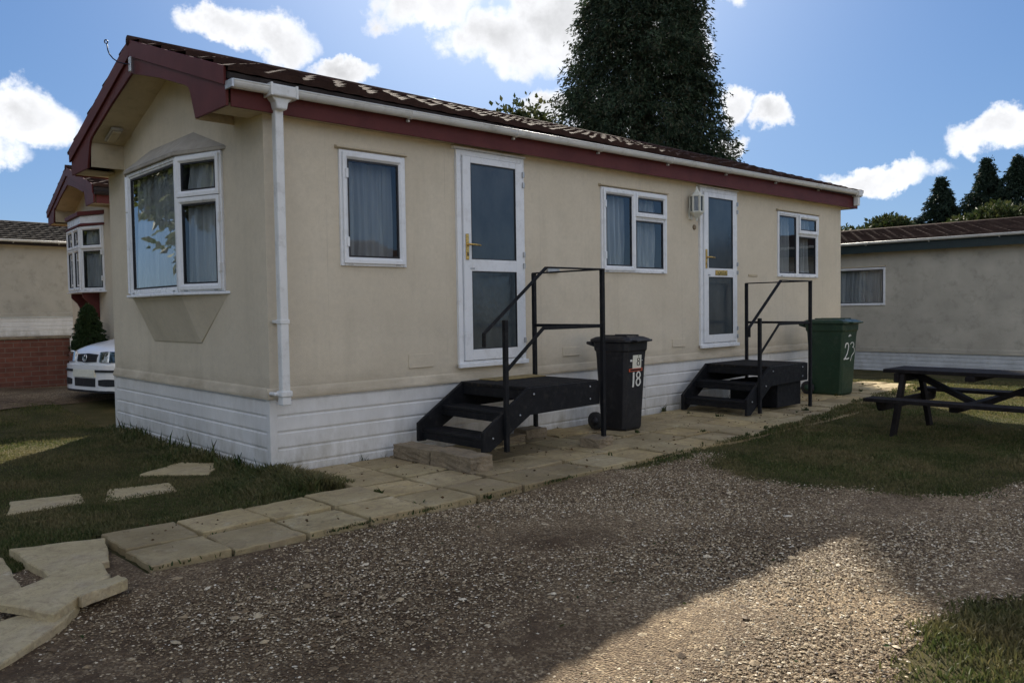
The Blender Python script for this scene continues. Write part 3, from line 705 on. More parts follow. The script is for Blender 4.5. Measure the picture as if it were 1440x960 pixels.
# ---- bay window of a gable (local frame of the home)
def bay(root, yc, hw, fw, d, zb, zh, mats, lights_front, lights_side, seed=20, roofz=.25, corbel=True, header=None):
    """hw half width on the wall, fw half width of the front face, d depth"""
    bt = empty('bay_window', (0, 0, 0)); bt.parent = root
    # faces: right splay (towards -y), front, left splay; T maps u to along-face (left to right as seen from outside), -y out
    def face(p, q):
        p, q = Vector((*p, 0)), Vector((*q, 0)); dv = q-p; az = math.atan2(dv.y, dv.x)
        return Matrix.Translation(p) @ Matrix.Rotation(az, 4, 'Z'), dv.length
    Pr, Qr = (-d, yc-fw), (0, yc-hw); Pf, Qf = (-d, yc+fw), (-d, yc-fw); Pl, Ql = (0, yc+hw), (-d, yc+fw)
    out = []
    for (p, q, li, nm) in ((Pf, Qf, lights_front, 0), (Pr, Qr, lights_side, 1), (Pl, Ql, lights_side, 2)):
        T, ln = face(p, q)
        w = window(bt, T, .0, ln, zb, zh, li, seed+nm, drip=False, dark_depth=.075, flange=.03, gather=.03*(nm == 0))
        if nm == 1: hinges(w, T, ln-.02, (zb+.2, zb+.62))
        out.append(w)
    # corner posts
    mb = MB()
    for y in (yc-fw, yc+fw): mb.tube([(-d-.004, y, zb), (-d-.004, y, zh)], .020, 8)
    mb.build('corner_post', M['upvc'], bt)
    def plan(o, extra=0):
        return [(0.0, yc-hw-o-.03), (-d-o, yc-fw-o*.35), (-d-o, yc+fw+o*.35), (0.0, yc+hw+o+.03)]
    mb = MB(); P = plan(.055); mb.prism(P, zb-.028, zb-.002, 'z'); mb.build('sill', mats['sill'], bt, .008)
    # shallow hipped top
    zt0 = zh+.002; P = plan(.045); e = hw-.585
    mb = MB(); mb.prism(P, zt0, zt0+.03, 'z'); top0 = zt0+.0305
    A, B, C_, D = [(x, y, top0) for x, y in P]; E_, F_ = (0.0, yc-.525, zh+roofz), (0.0, yc+.525, zh+roofz)
    mb.add([A, B, C_, D, E_, F_], [(0, 1, 4), (1, 2, 5, 4), (2, 3, 5), (0, 4, 5, 3), (0, 3, 2, 1)])
    mb.build('bay_roof', mats['roof'], bt, .006)
    if corbel:
        P = plan(.0); a, b, c, dd = [(x, y, zb-.029) for x, y in P]
        E_, F_ = (0.0, yc-.585, zb-.445), (0.0, yc+.585, zb-.445)
        mb = MB(); mb.add([a, b, c, dd, E_, F_, (-.012, yc-.58, zb-.445), (-.012, yc+.58, zb-.445)], [(0, 1, 6, 4), (1, 2, 7, 6), (2, 3, 5, 7), (0, 4, 5, 3), (0, 3, 2, 1), (4, 6, 7, 5)])
        mb.build('corbel', mats['corbel'], bt)
    return bt
by = bay(home, 1.855, 1.115, .61, .185, 1.475, 2.635, dict(sill=M['upvc'], roof=M['bayroof'], corbel=M['render']),
    [(0, 1, 0, 1, 'fixed')], [(0, 1, .70, 1, 'sash'), (0, 1, 0, .70, 'sash')])

# ================================================================== the neighbour on the left (same make, other trim)
home2 = empty('park_home', (1.226, 7.48, .18), R(-4.5), 'cream home behind the white car with red corner blocks and red-topped bay window', 'mobile home')
home_shell(home2, 9.0, 3.7, M['render'], M['siding'], M['roof'], M['red'], (), k=.27)
by2 = bay(home2, 1.855, .98, .52, .25, 1.50, 2.56, dict(sill=M['upvc'], roof=M['red'], corbel=M['red']),
    [(0, .5, .68, 1, 'sash'), (0, .5, 0, .68, 'sash'), (.5, 1, .68, 1, 'sash'), (.5, 1, 0, .68, 'sash')], [(0, 1, .66, 1, 'sash'), (0, 1, 0, .66, 'fixed')], 40, roofz=.19, corbel=False)
def plan2(o): return [(0.0, 1.855-1.01-o), (-.25-o, 1.855-.52-o*.4), (-.25-o, 1.855+.52+o*.4), (0, 1.855+1.01+o)]
mb = MB(); mb.prism(plan2(.012), 2.593, 2.73, 'z'); mb.build('bay_header', M['upvc'], by2, .004)
mb = MB(); mb.prism(plan2(.05), 2.735, 2.80, 'z'); mb.build('bay_red_trim', M['red'], by2, .004)
for yb in (1.38, 2.33):
    mb = MB(); mb.prism([(0, 1.47), (-.25, 1.47), (-.25, 1.40), (-.16, 1.30), (-.06, 1.10), (0, 1.02)], yb-.03, yb+.03, 'y'); mb.build('bracket', M['red'], by2, .004)
mb = MB()
for z in (.80, 1.62, 2.40):        # indented red corner blocks
    for a, b in ((.0, .16),): 
        mb.box(-.02, b, -.02, .0, z, z+.26); mb.box(-.02, -.0, -.0, .17, z, z+.08); mb.box(-.02, 0, 0, .10, z+.08, z+.18); mb.box(-.02, 0, 0, .17, z+.18, z+.26)
mb.build('corner_block', M['red'], home2, .004)
mb = MB(); mb.tube([(-.012, .10, 2.2), (-.02, .09, 1.8), (-.012, .115, 1.3), (-.015, .10, .9)], .006, 6); mb.build('cable', M['black'], home2)
gutter(home2, 9.0, M['roofdark'], brackets=6)

# ================================================================== far left home and right-hand home (plainer, different trims)
def plain_home(loc, rz, label, L, W, wall, skirt, fascia, roofm, gut, wins, zs=2.42, zc=.60, over=.28, k=.30, zr=None):
    h = empty('park_home', loc, rz, label, 'mobile home'); yr = W/2; zr = zr or zs+.74
    def zt(y): return zr-k*abs(y-yr)
    mb = MB(); holed(mb, Matrix(), 0, L, zc, zs+.05, [(a+.01, b-.01, c+.01, d-.01) for a, b, c, d in wins]); holed(mb, wall_T(L, W, math.pi), 0, L, zc, zs+.05, ())
    for x in (0, L): mb.add([(x, 0, zc), (x, W, zc), (x, W, zs+.05), (x, yr, zr-.1), (x, 0, zs+.05)], [(0, 1, 2, 3, 4)])
    mb.build('wall', wall, h, fixn=False)
    mb = MB(); mb.prism([(-.001, zc+.10), (-.02, zc+.09), (-.02, zc), (-.001, zc)], 0, L, 'x'); mb.T = wall_T(0, W, -math.pi/2); mb.prism([(-.001, zc+.10), (-.02, zc+.09), (-.02, zc), (-.001, zc)], 0, W, 'x'); mb.build('drip_flare', wall, h)
    mb = MB(); planks(mb, wall_T(0, .03, 0), L, -.3, zc-.004, 8); planks(mb, wall_T(.03, W, -math.pi/2), W, -.3, zc-.004, 8); planks(mb, wall_T(L-.03, 0, math.pi/2), W, -.3, zc-.004, 8); mb.build('skirting', skirt, h)
    mb = MB(); wave_roof(mb, -.25, L+.25, -over, yr, zt(-over), zr, nxs=.05, amp=.45, lift=.045); wave_roof(mb, -.25, L+.25, W+over, yr, zt(-over), zr, nxs=.05, amp=.45, lift=.045); rf = mb.build('roof', roofm, h, fixn=False)
    mb = MB(); mb.tube([(-.26, yr, zr+.004), (L+.26, yr, zr+.004)], .045, 10); mb.build('ridge_cap', roofm, rf)
    for s in (0, 1):
        y0 = -over+.06 if s == 0 else W+over-.06; dd = 1 if s == 0 else -1
        mb = MB(); mb.box(-.22, L+.22, *sorted((y0, y0+.02*dd)), zs-.02, zt(-over)-.03); mb.build('fascia', fascia, h, .003)
        mb = MB(); mb.box(-.22, L+.22, *sorted((y0+.02*dd, y0+.4*dd)), zs+.0, zs+.015); mb.build('soffit', M['soffit'], h)
    for xx in (-.24, L+.22):
        for s in (-1, 1):
            def q(y, z): return (yr-s*(yr-y), z)
            mb = MB(); mb.prism([q(yr, zr-.26), q(.2, zt(.2)-.27), q(-over+.03, zs-.02), q(-over+.02, zt(-over)), q(yr, zr)], xx, xx+.02, 'x'); mb.build('barge_board', fascia, h, .003)
    gutter(h, L, gut, y0=-over+.058, zA=zt(-over)-.02, zB=zt(-over)-.005, xA=-.22, xB=L+.22, brackets=10)
    for i, (a, b, c, d) in enumerate(wins):
        window(h, Matrix(), a, b, c, d, [(0, 1, 0, 1, 'fixed')] if b-a < 1.0 or i % 2 == 0 else [(0, .6, 0, 1, 'fixed'), (.6, 1, 0, 1, 'sash')], 60+i)
    return h
# right-hand home: its long wall faces the main home, so its local x runs towards -Y
RX, RZ = 16.35, -.30
plain_home((RX, 5.3, RZ), R(-90), 'grey cream home on the right with dark green fascia and wide window', 12.5, 3.7, M['greywall'], M['greyskirt'], M['darkgreen'], mat_roof((.06, .042, .036), (.10, .068, .056)), M['gutter'],
    [(1.85, 3.26, 1.53, 2.42), (9.2, 10.6, 1.53, 2.42)], zs=2.77, zc=.45, k=.207, zr=3.45)
plain_home((-4.6, 17.0, .62), R(6), 'pale boarded home at the far left edge with dark roof', 9.5, 3.6, M['greywall'], M['siding'], M['roofdark'], mat_roof((.05, .045, .04), (.09, .08, .07)), M['gutter'],
    [(1.0, 2.0, 1.4, 2.1), (4.5, 5.3, 1.4, 2.1), (8.0, 8.85, 1.4, 2.1)], zs=2.45, zc=.62)
# the home across the drive, seen only in the window reflections
opp = plain_home((10.5, -13.0, 0), R(180), 'cream home across the drive, mirrored in the window panes', 14, 3.6, M['render'], M['siding'], M['roofdark'], mat_roof((.06, .042, .036), (.10, .068, .056)), M['gutter'],
    [(2.5, 3.7, 1.4, 2.3), (7.0, 8.2, 1.4, 2.3), (10.5, 11.5, 1.4, 2.3)], zs=2.6, zc=.62)

# ================================================================== entry steps
def steps(loc, label, legs_to, skirt_box=False, mat_on=False):
    t = empty('entry_steps', loc, 0, label, 'steps', 'black entry steps with handrails below the doors')
    # local x=0 at right post, y=0 at the outer (drive) face, wall side y=+.88; z=0 is the ground under step two
    zd = .545; yo, yi = 0.0, .88; xl = -.86
    mb = MB(); mb.box(xl, .03, yo+.02, yi, zd-.03, zd)
    deck = mb.build('platform', M['deck'], t, .004)
    if mat_on:
        mb = MB(); mb.box(xl+.22, .0, yi-.24, yi-.005, zd+.001, zd+.010); mb.build('door_mat', M['mat_y'], deck, .003)
    for yy, nm in ((yo+.0, 'out'), (yi-.03, 'in')):
        # stringer: one board, platform fascia plus raking leg
        zz = .02+legs_to
        prof = [(.03, zd-.005), (xl, zd-.005), (xl-.50, .20+legs_to*.5), (xl-.50, zz), (xl-.425, zz), (xl-.03+.05, zd-.23), (.03, zd-.215)]
        mb = MB(); mb.prism(prof, yy-.005, yy+.03, 'y'); mb.build('stringer', M['steel'], t, .004)
    mb = MB(); mb.box(.0, .03, yo+.03, yi-.03, zd-.20, zd-.032); mb.build('end_board', M['steel'], t, .004)
    mb = MB(); mb.box(xl-.0, xl+.025, yo+.03, yi-.03, zd-.11, zd-.032); mb.build('riser', M['steel'], t, .004)
    for i, (xa, zz) in enumerate(((xl-.245, zd-.19), (xl-.46, zd-.375))):
        mb = MB(); mb.box(xa, xa+.25, yo+.028, yi-.03, zz-.028, zz); mb.box(xa, xa+.02, yo+.028, yi-.03, zz-.085, zz-.029); mb.build('tread', M['steel'], t, .004)
    ps = .036
    for (x, y, ztop, zbot) in ((0.06, yo-.022, 1.535, -.0+legs_to*.0), (0.06, yi-.03, 1.535, .0), (xl-.27, yo-.026, 1.105, .03)):
        mb = MB(); mb.box(x-ps/2, x+ps/2, y-ps/2, y+ps/2, zbot if x > 0 else zbot+legs_to*.4, ztop); mb.build('post', M['steel'], t, .003)
    y = yo-.026
    # outer handrail: level then raking, with a turned-down end
    mb = MB(); mb.bar((.075, y, 1.535), (-.66, y, 1.535), .035, .014); mb.bar((-.653, y, 1.537), (-1.36, y, 1.00), .035, .014); mb.bar((-1.355, y, 1.006), (-1.355, y, .90), .035, .014, (1, 0, 0)); mb.build('handrail', M['steel'], t, .002)
    mb = MB(); mb.bar((.05, y, 1.03), (-.70, y, 1.03), .012, .03); mb.bar((-.692, y, 1.034), (xl-.26, y, .70), .012, .03); mb.build('mid_rail', M['steel'], t, .002)
    mb = MB(); mb.bar((.06, yo, 1.535), (.06, yi-.02, 1.535), .035, .014); mb.bar((.06, yo, 1.03), (.06, yi-.03, 1.03), .012, .03); mb.build('end_rail', M['steel'], t, .002)
    for bx, bz in ((-.10, zd-.05), (-.10, zd-.16), (xl+.06, zd-.06), (xl-.10, zd-.22), (xl-.24, zd-.30), (xl-.40, .17)):
        mb = MB(); mb.lathe([(0, yo-.0125), (.008, yo-.012), (.010, yo-.0055)], 6, 'y', (bx, 0, bz)); mb.build('bolt', M['zinc'], t)
    if skirt_box:
        mb = MB(); mb.box(xl+.28, -.02, yo+.06, yi-.18, .035, zd-.21); mb.build('support_box', M['steel'], t, .004)
    return t
st1 = steps((2.62, -1.045, .095), 'black steps and railings at the nearer door, standing on stone blocks', .045, mat_on=True)
st2 = steps((6.50, -1.045, .035), 'black steps and railings at the farther door by the green bin', 0, skirt_box=True)
def block(loc, dims, rz, label, seed):
    g = np.random.default_rng(seed); mb = MB(); lx, ly, lz = dims
    bm = bmesh.new(); bmesh.ops.create_cube(bm, size=1)
    bmesh.ops.subdivide_edges(bm, edges=bm.edges[:], cuts=5, use_grid_fill=True)
    for v in bm.verts:
        n = .010
        v.co = Vector((v.co.x*lx, v.co.y*ly, (v.co.z+.5)*lz))
        v.co += Vector(((g.random()-.5)*n, (g.random()-.5)*n, (g.random()-.5)*n*.8))
    me = bpy.data.meshes.new('stone_block'); bm.to_mesh(me); bm.free(); me.materials.append(M['block'])
    o = bpy.data.objects.new('stone_block', me); COL.objects.link(o); o.location = loc; o.rotation_euler = (0, 0, rz)
    m = o.modifiers.new('b', 'BEVEL'); m.width = .006; m.segments = 2; m.limit_method = 'ANGLE'; m.angle_limit = R(50)
    return tag(o, label, 'stone block', 'stone blocks under the nearer steps')
block((1.135, -.385, .042), (.20, .49, .118), R(1), 'weathered kerb block nearest the wall under the foot of the nearer steps', 1)
block((1.14, -.915, .042), (.215, .53, .13), R(-2), 'cracked kerb block in front, under the foot of the nearer steps', 2)
block((2.60, -1.05, .042), (.24, .21, .09), R(12), 'small block under the outer corner post of the nearer steps', 3)
block((2.58, -.22, .042), (.26, .20, .09), R(-4), 'small block by the skirting under the wall side post of the nearer steps', 4)
block((2.20, -.33, .045), (.30, .13, .07), R(3), 'dark block lying loose in the shade under the nearer steps', 5)

# ================================================================== wheelie bins with hand-painted numbers
def stroke(mb, pts, w, y=-.0):
    """brush stroke in the x-z plane, thickness along -y"""
    n = len(pts)
    for i in range(n-1):
        a, b = Vector((pts[i][0], 0, pts[i][1])), Vector((pts[i+1][0], 0, pts[i+1][1]))
        d = (b-a); 
        if d.length < 1e-6: continue
        d.normalize(); s = Vector((-d.z, 0, d.x))*w/2; e = d*w*.25
        q = [a-s-e, b-s+e, b+s+e, a+s-e]
        mb.add([(p.x, y-.0008*(i % 3), p.z) for p in q]+[(p.x, y-.0025-.0008*(i % 3), p.z) for p in q], [(0,1,2,3), (7,6,5,4), (0,4,5,1), (1,5,6,2), (2,6,7,3), (3,7,4,0)])
def arc(cx, cz, rx, rz, a0, a1, n=10): return [(cx+rx*math.cos(R(a0+(a1-a0)*i/n)), cz+rz*math.sin(R(a0+(a1-a0)*i/n))) for i in range(n+1)]
def bin_(loc, rz, label, mat, bw, bd, tw, td, h):
    t = empty('wheelie_bin', loc, rz, label, 'wheelie bin', 'wheelie bins along the path')
    # front at y=0 (local -y), back at +depth
    def ring(w, y0, y1, z, c=.03):
        x = w/2; return [(-x+c, y0, z), (x-c, y0, z), (x, y0+c, z), (x, y1-c, z), (x-c, y1, z), (-x+c, y1, z), (-x, y1-c, z), (-x, y0+c, z)]
    lev = [ring(bw-.03, .015, bd-.015, .0), ring(bw, 0, bd, .03), ring(bw+(tw-bw)*.80, -(td-bd)*.35, bd+(td-bd)*.3, h*.80), ring(bw+(tw-bw)*.9, -(td-bd)*.42, bd+(td-bd)*.35, h*.88), ring(tw+.015, -(td-bd)*.5, bd+(td-bd)*.45, h*.90), ring(tw+.02, -(td-bd)*.55, bd+(td-bd)*.5, h*.985)]
    vs = sum(lev, []); fs = [tuple(range(8))[::-1], tuple(range(40, 48))]
    for i in range(5):
        for j in range(8): fs.append((i*8+j, i*8+(j+1) % 8, (i+1)*8+(j+1) % 8, (i+1)*8+j))
    mb = MB(); mb.add(vs, fs); body = mb.build('body', mat, t, .005)
    fy = -(td-bd)*.55
    mb = MB(); lid = [ring(tw+.05, fy-.03, bd+(td-bd)*.5+.04, h*.987, .04), ring(tw+.05, fy-.03, bd+(td-bd)*.5+.04, h*1.02, .04), ring(tw-.01, fy+.02, bd+(td-bd)*.5+.0, h*1.045, .05), ring(tw-.12, fy+.09, bd-.03, h*1.055, .05)]
    vs = sum(lid, []); fs = [tuple(range(8))[::-1], tuple(range(24, 32))]
    for i in range(3):
        for j in range(8): fs.append((i*8+j, i*8+(j+1) % 8, (i+1)*8+(j+1) % 8, (i+1)*8+j))
    mb.add(vs, fs)
    for x in (-.10, .10): mb.box(x-.012, x+.012, fy+.06, bd-.02, h*1.05, h*1.068)
    mb.box(-tw*.36, tw*.36, fy-.085, fy-.03, h*.995, h*1.018)
    lidb = mb.build('lid', mat, t, .008)
    yb = bd+(td-bd)*.5
    mb = MB(); mb.tube([(-tw*.42, yb+.0, h*.95), (-tw*.42, yb+.085, h*.975), (tw*.42, yb+.085, h*.975), (tw*.42, yb, h*.95)], .016, 8)
    for x in (-tw*.2, tw*.2): mb.box(x-.02, x+.02, yb-.02, yb+.09, h*.965, h*1.0)
    mb.build('handle', mat, t)
    mb = MB(); mb.tube([(-bw/2-.03, bd+.02, .09), (bw/2+.03, bd+.02, .09)], .012, 8); mb.box(-bw/2+.03, bw/2-.03, bd-.01, bd+.03, .04, .14); mb.build('axle', M['zinc'], t)
    for x in (-bw/2-.035, bw/2+.035):
        mb = MB(); mb.lathe([(.04, x-.02), (.085, x-.02), (.092, x-.012), (.092, x+.012), (.085, x+.02), (.04, x+.02)], 20, 'x', (0, bd+.02, .092)); w = mb.build('wheel', M['rubber'], t)
        mb = MB(); mb.lathe([(.0, x-.024), (.045, x-.023), (.045, x+.023), (0, x+.024)], 14, 'x', (0, bd+.02, .092)); mb.build('hub', mat, w)
    return t, body, bw, bd, tw, td, h
def front_T(b, dx=0, sx=1):
    t, body, bw, bd, tw, td, h = b; sl = math.atan2((td-bd)*.35, h*.77)
    return Matrix.Translation((dx, -.001, .03)) @ Matrix.Rotation(sl, 4, 'X') @ Matrix.Diagonal((sx, 1, 1, 1))
b1 = bin_((3.565, -.705, .043), R(4), 'black wheelie bin with white 18 between the two flights of steps', M['bin'], .32, .31, .38, .42, .905)
T = front_T(b1, -.128, 1.42)
zc = .55
mb = MB(T); mb.box(.045, .15, -.0035, -.001, .60, .735); p_ = mb.build('number_sticker', M['paper'], b1[0])
mb = MB(T); stroke(mb, arc(.112, .690, .013, .016, -90, 270, 14), .0050, -.0045); stroke(mb, arc(.112, .651, .017, .022, -90, 270, 14), .0055, -.0045); mb.box(.107, .117, -.006, -.0045, .722, .730); mb.build('printed_number', M['ink'], p_)
mb = MB(T); mb.box(.015, .04, -.0035, -.001, .672, .694); mb.box(.155, .168, -.0035, -.001, .675, .681); mb.build('label_scrap', M['paint'], b1[0])
mb = MB(T); frame(mb, .0, .165, .572, .603, (.014, .012, .007, .007), -.007, -.0042); mb.build('orange_surround', M['orange'], b1[0], .001)
mb = MB(T); stroke(mb, [(.058, .560), (.059, .52), (.058, .47), (.056, .432), (.056, .42)], .019, -.004)
stroke(mb, arc(.117, .533, .022, .030, -80, 290, 14), .013, -.004); stroke(mb, arc(.118, .462, .025, .036, 90, 450, 16), .014, -.004); mb.build('painted_number', M['paint'], b1[0])
b2 = bin_((8.02, -.86, .04), R(2), 'green wheelie bin with white 23 at the far end of the path', M['gbin'], .40, .43, .47, .56, .985)
T = front_T(b2, -.02, 1.2)
mb = MB(T)
stroke(mb, arc(-.075, .635, .045, .050, 190, -15, 12)+[(-.035, .60), (-.06, .54), (-.10, .49), (-.135, .468), (-.10, .475), (-.05, .468), (-.005, .478)], .017, -.003)
stroke(mb, arc(.065, .655, .045, .035, 160, -70, 12), .011, -.003); stroke(mb, arc(.085, .575, .052, .050, 95, -75, 12)+[(.07, .50), (.04, .44)], .008, -.003)
stroke(mb, [(-.05, .775), (-.01, .80), (.02, .785), (-.05, .775)], .008, -.003); mb.build('painted_number', M['paint'], b2[0])

# ================================================================== picnic table
def picnic():
    t = empty('picnic_table', (5.60, -3.25, 0), 0, 'dark timber picnic table with attached benches on the lawn', 'picnic table')
    ht, hs = .635, .39; y1, y0 = .80, -.80
    for i in range(4):
        x = -.27+i*.135; mb = MB(); mb.box(x+.004, x+.131, y0, y1, ht-.035, ht); mb.build('tabletop_plank', M['table'], t, .004)
    for s in (-1, 1):
        for k in range(2):
            x0 = s*(.555+.11*k); mb = MB(); mb.box(*sorted((x0, x0+s*.102)), y0-.02, y1-.02, hs-.034, hs); mb.build('bench_plank', M['table'], t, .004)
    for yy in (.66, -.66):
        d = 1 if yy > 0 else -1
        mb = MB(); mb.box(-.30, .30, yy-.02, yy+.02, ht-.125, ht-.037); mb.box(-.26, .26, yy-.02, yy+.02, ht-.126, ht-.125); mb.build('top_bearer', M['table'], t, .01)
        mb = MB(); mb.prism([(-.72, hs-.036), (.72, hs-.036), (.70, hs-.10), (.66, hs-.125), (-.66, hs-.125), (-.70, hs-.10)], yy-.0205, yy+.0195, 'y'); mb.build('seat_bearer', M['table'], t, .004)
        for s in (-1, 1):
            mb = MB(); yo = yy-.043*d
            P = [(s*.17, ht-.04), (s*.255, ht-.04), (s*.52, -.01), (s*.43, -.01)]; mb.prism(P, yo-.021, yo+.021, 'y'); mb.build('leg', M['table'], t, .004)
        mb = MB(); mb.bar((.0, yy-.06*d, ht-.05), (.0, .06*d, hs-.06), .05, .095, (1, 0, 0)); mb.build('brace', M['table'], t, .004)
    mb = MB(); mb.box(-.30, .30, -.04, .04, ht-.085, ht-.037); mb.build('top_bearer', M['table'], t, .008)
    mb = MB(); mb.box(-.70, .70, -.04, .04, hs-.085, hs-.036); mb.build('seat_bearer', M['table'], t, .008)
    return t
picnic()

# ================================================================== stepping stones and broken slabs
def flag(name, pts, z, th, label, cat, grp, tilt=(0, 0), seed=0):
    g = np.random.default_rng(seed+50)
    cx = sum(p[0] for p in pts)/len(pts); cy = sum(p[1] for p in pts)/len(pts)
    P = []
    for i in range(len(pts)):
        a, b = pts[i], pts[(i+1) % len(pts)]
        for k in range(5):
            f = k/5; P.append((a[0]+(b[0]-a[0])*f-cx+(g.random()-.5)*.014, a[1]+(b[1]-a[1])*f-cy+(g.random()-.5)*.014))
    n = len(P); zz = lambda x, y: x*tilt[0]+y*tilt[1]
    vs = [(x, y, -th+zz(x, y)) for x, y in P]+[(x, y, -.006+zz(x, y)) for x, y in P]+[(x*.965, y*.965, zz(x, y)+(g.random()-.5)*.004) for x, y in P]+[(0, 0, .003)]
    fs = [(i, (i+1) % n, n+(i+1) % n, n+i) for i in range(n)]+[(n+i, n+(i+1) % n, 2*n+(i+1) % n, 2*n+i) for i in range(n)]+[(2*n+i, 2*n+(i+1) % n, 3*n) for i in range(n)]+[tuple(range(n))[::-1]]
    mb = MB(); mb.add(vs, fs); o = mb.build(name, M['slab']); o.location = (cx, cy, z+float(H(cx, cy))); return tag(o, label, cat, grp)
G1 = 'stone slabs sunk in the lawn by the gable'
flag('stepping_stone', [(-.72, .82), (-.33, .42), (-.02, .80), (-.28, 1.10)], .010, .06, 'stepping stone nearest the white skirting, half overgrown', 'stepping stone', G1, seed=1)
flag('stepping_stone', [(-1.20, .02), (-.72, .02), (-.66, .33), (-1.06, .44)], .012, .06, 'stepping stone in the middle of the lawn row', 'stepping stone', G1, seed=2)
flag('stepping_stone', [(-1.75, .12), (-1.30, .10), (-1.24, .42), (-1.66, .50)], .010, .06, 'stepping stone farthest left in the lawn row', 'stepping stone', G1, seed=3)
G2 = 'broken slabs piled at the path end'
flag('broken_slab', [(-1.90, -1.56), (-1.62, -1.50), (-1.505, -1.03), (-1.93, -.88)], .05, .05, 'whole square slab at the end of the path beside the grass', 'paving slab', G2, (.0, .0), 4)
flag('broken_slab', [(-2.03, -2.16), (-1.82, -1.95), (-1.715, -1.84), (-1.685, -1.56), (-1.77, -1.60), (-2.2, -1.80)], .085, .036, 'broken slab lying across the whole slab', 'paving slab', G2, (.02, .03), 5)
flag('broken_slab', [(-1.90, -2.055), (-1.68, -1.965), (-1.685, -1.865), (-1.83, -1.925), (-1.91, -1.99)], .085, .05, 'narrow broken strip of slab in front of the pile', 'paving slab', G2, (.02, -.04), 6)
flag('broken_slab', [(-2.30, -2.45), (-2.01, -2.18), (-1.895, -2.02), (-1.90, -1.93), (-2.4, -2.0)], .045, .05, 'pale broken slab corner nearest the camera', 'paving slab', G2, (.03, .02), 7)
flag('broken_slab', [(-2.62, -1.50), (-2.02, -1.58), (-1.98, -.95), (-2.5, -.85)], .035, .05, 'slab at the left end of the pile', 'paving slab', G2, (0, .02), 8)

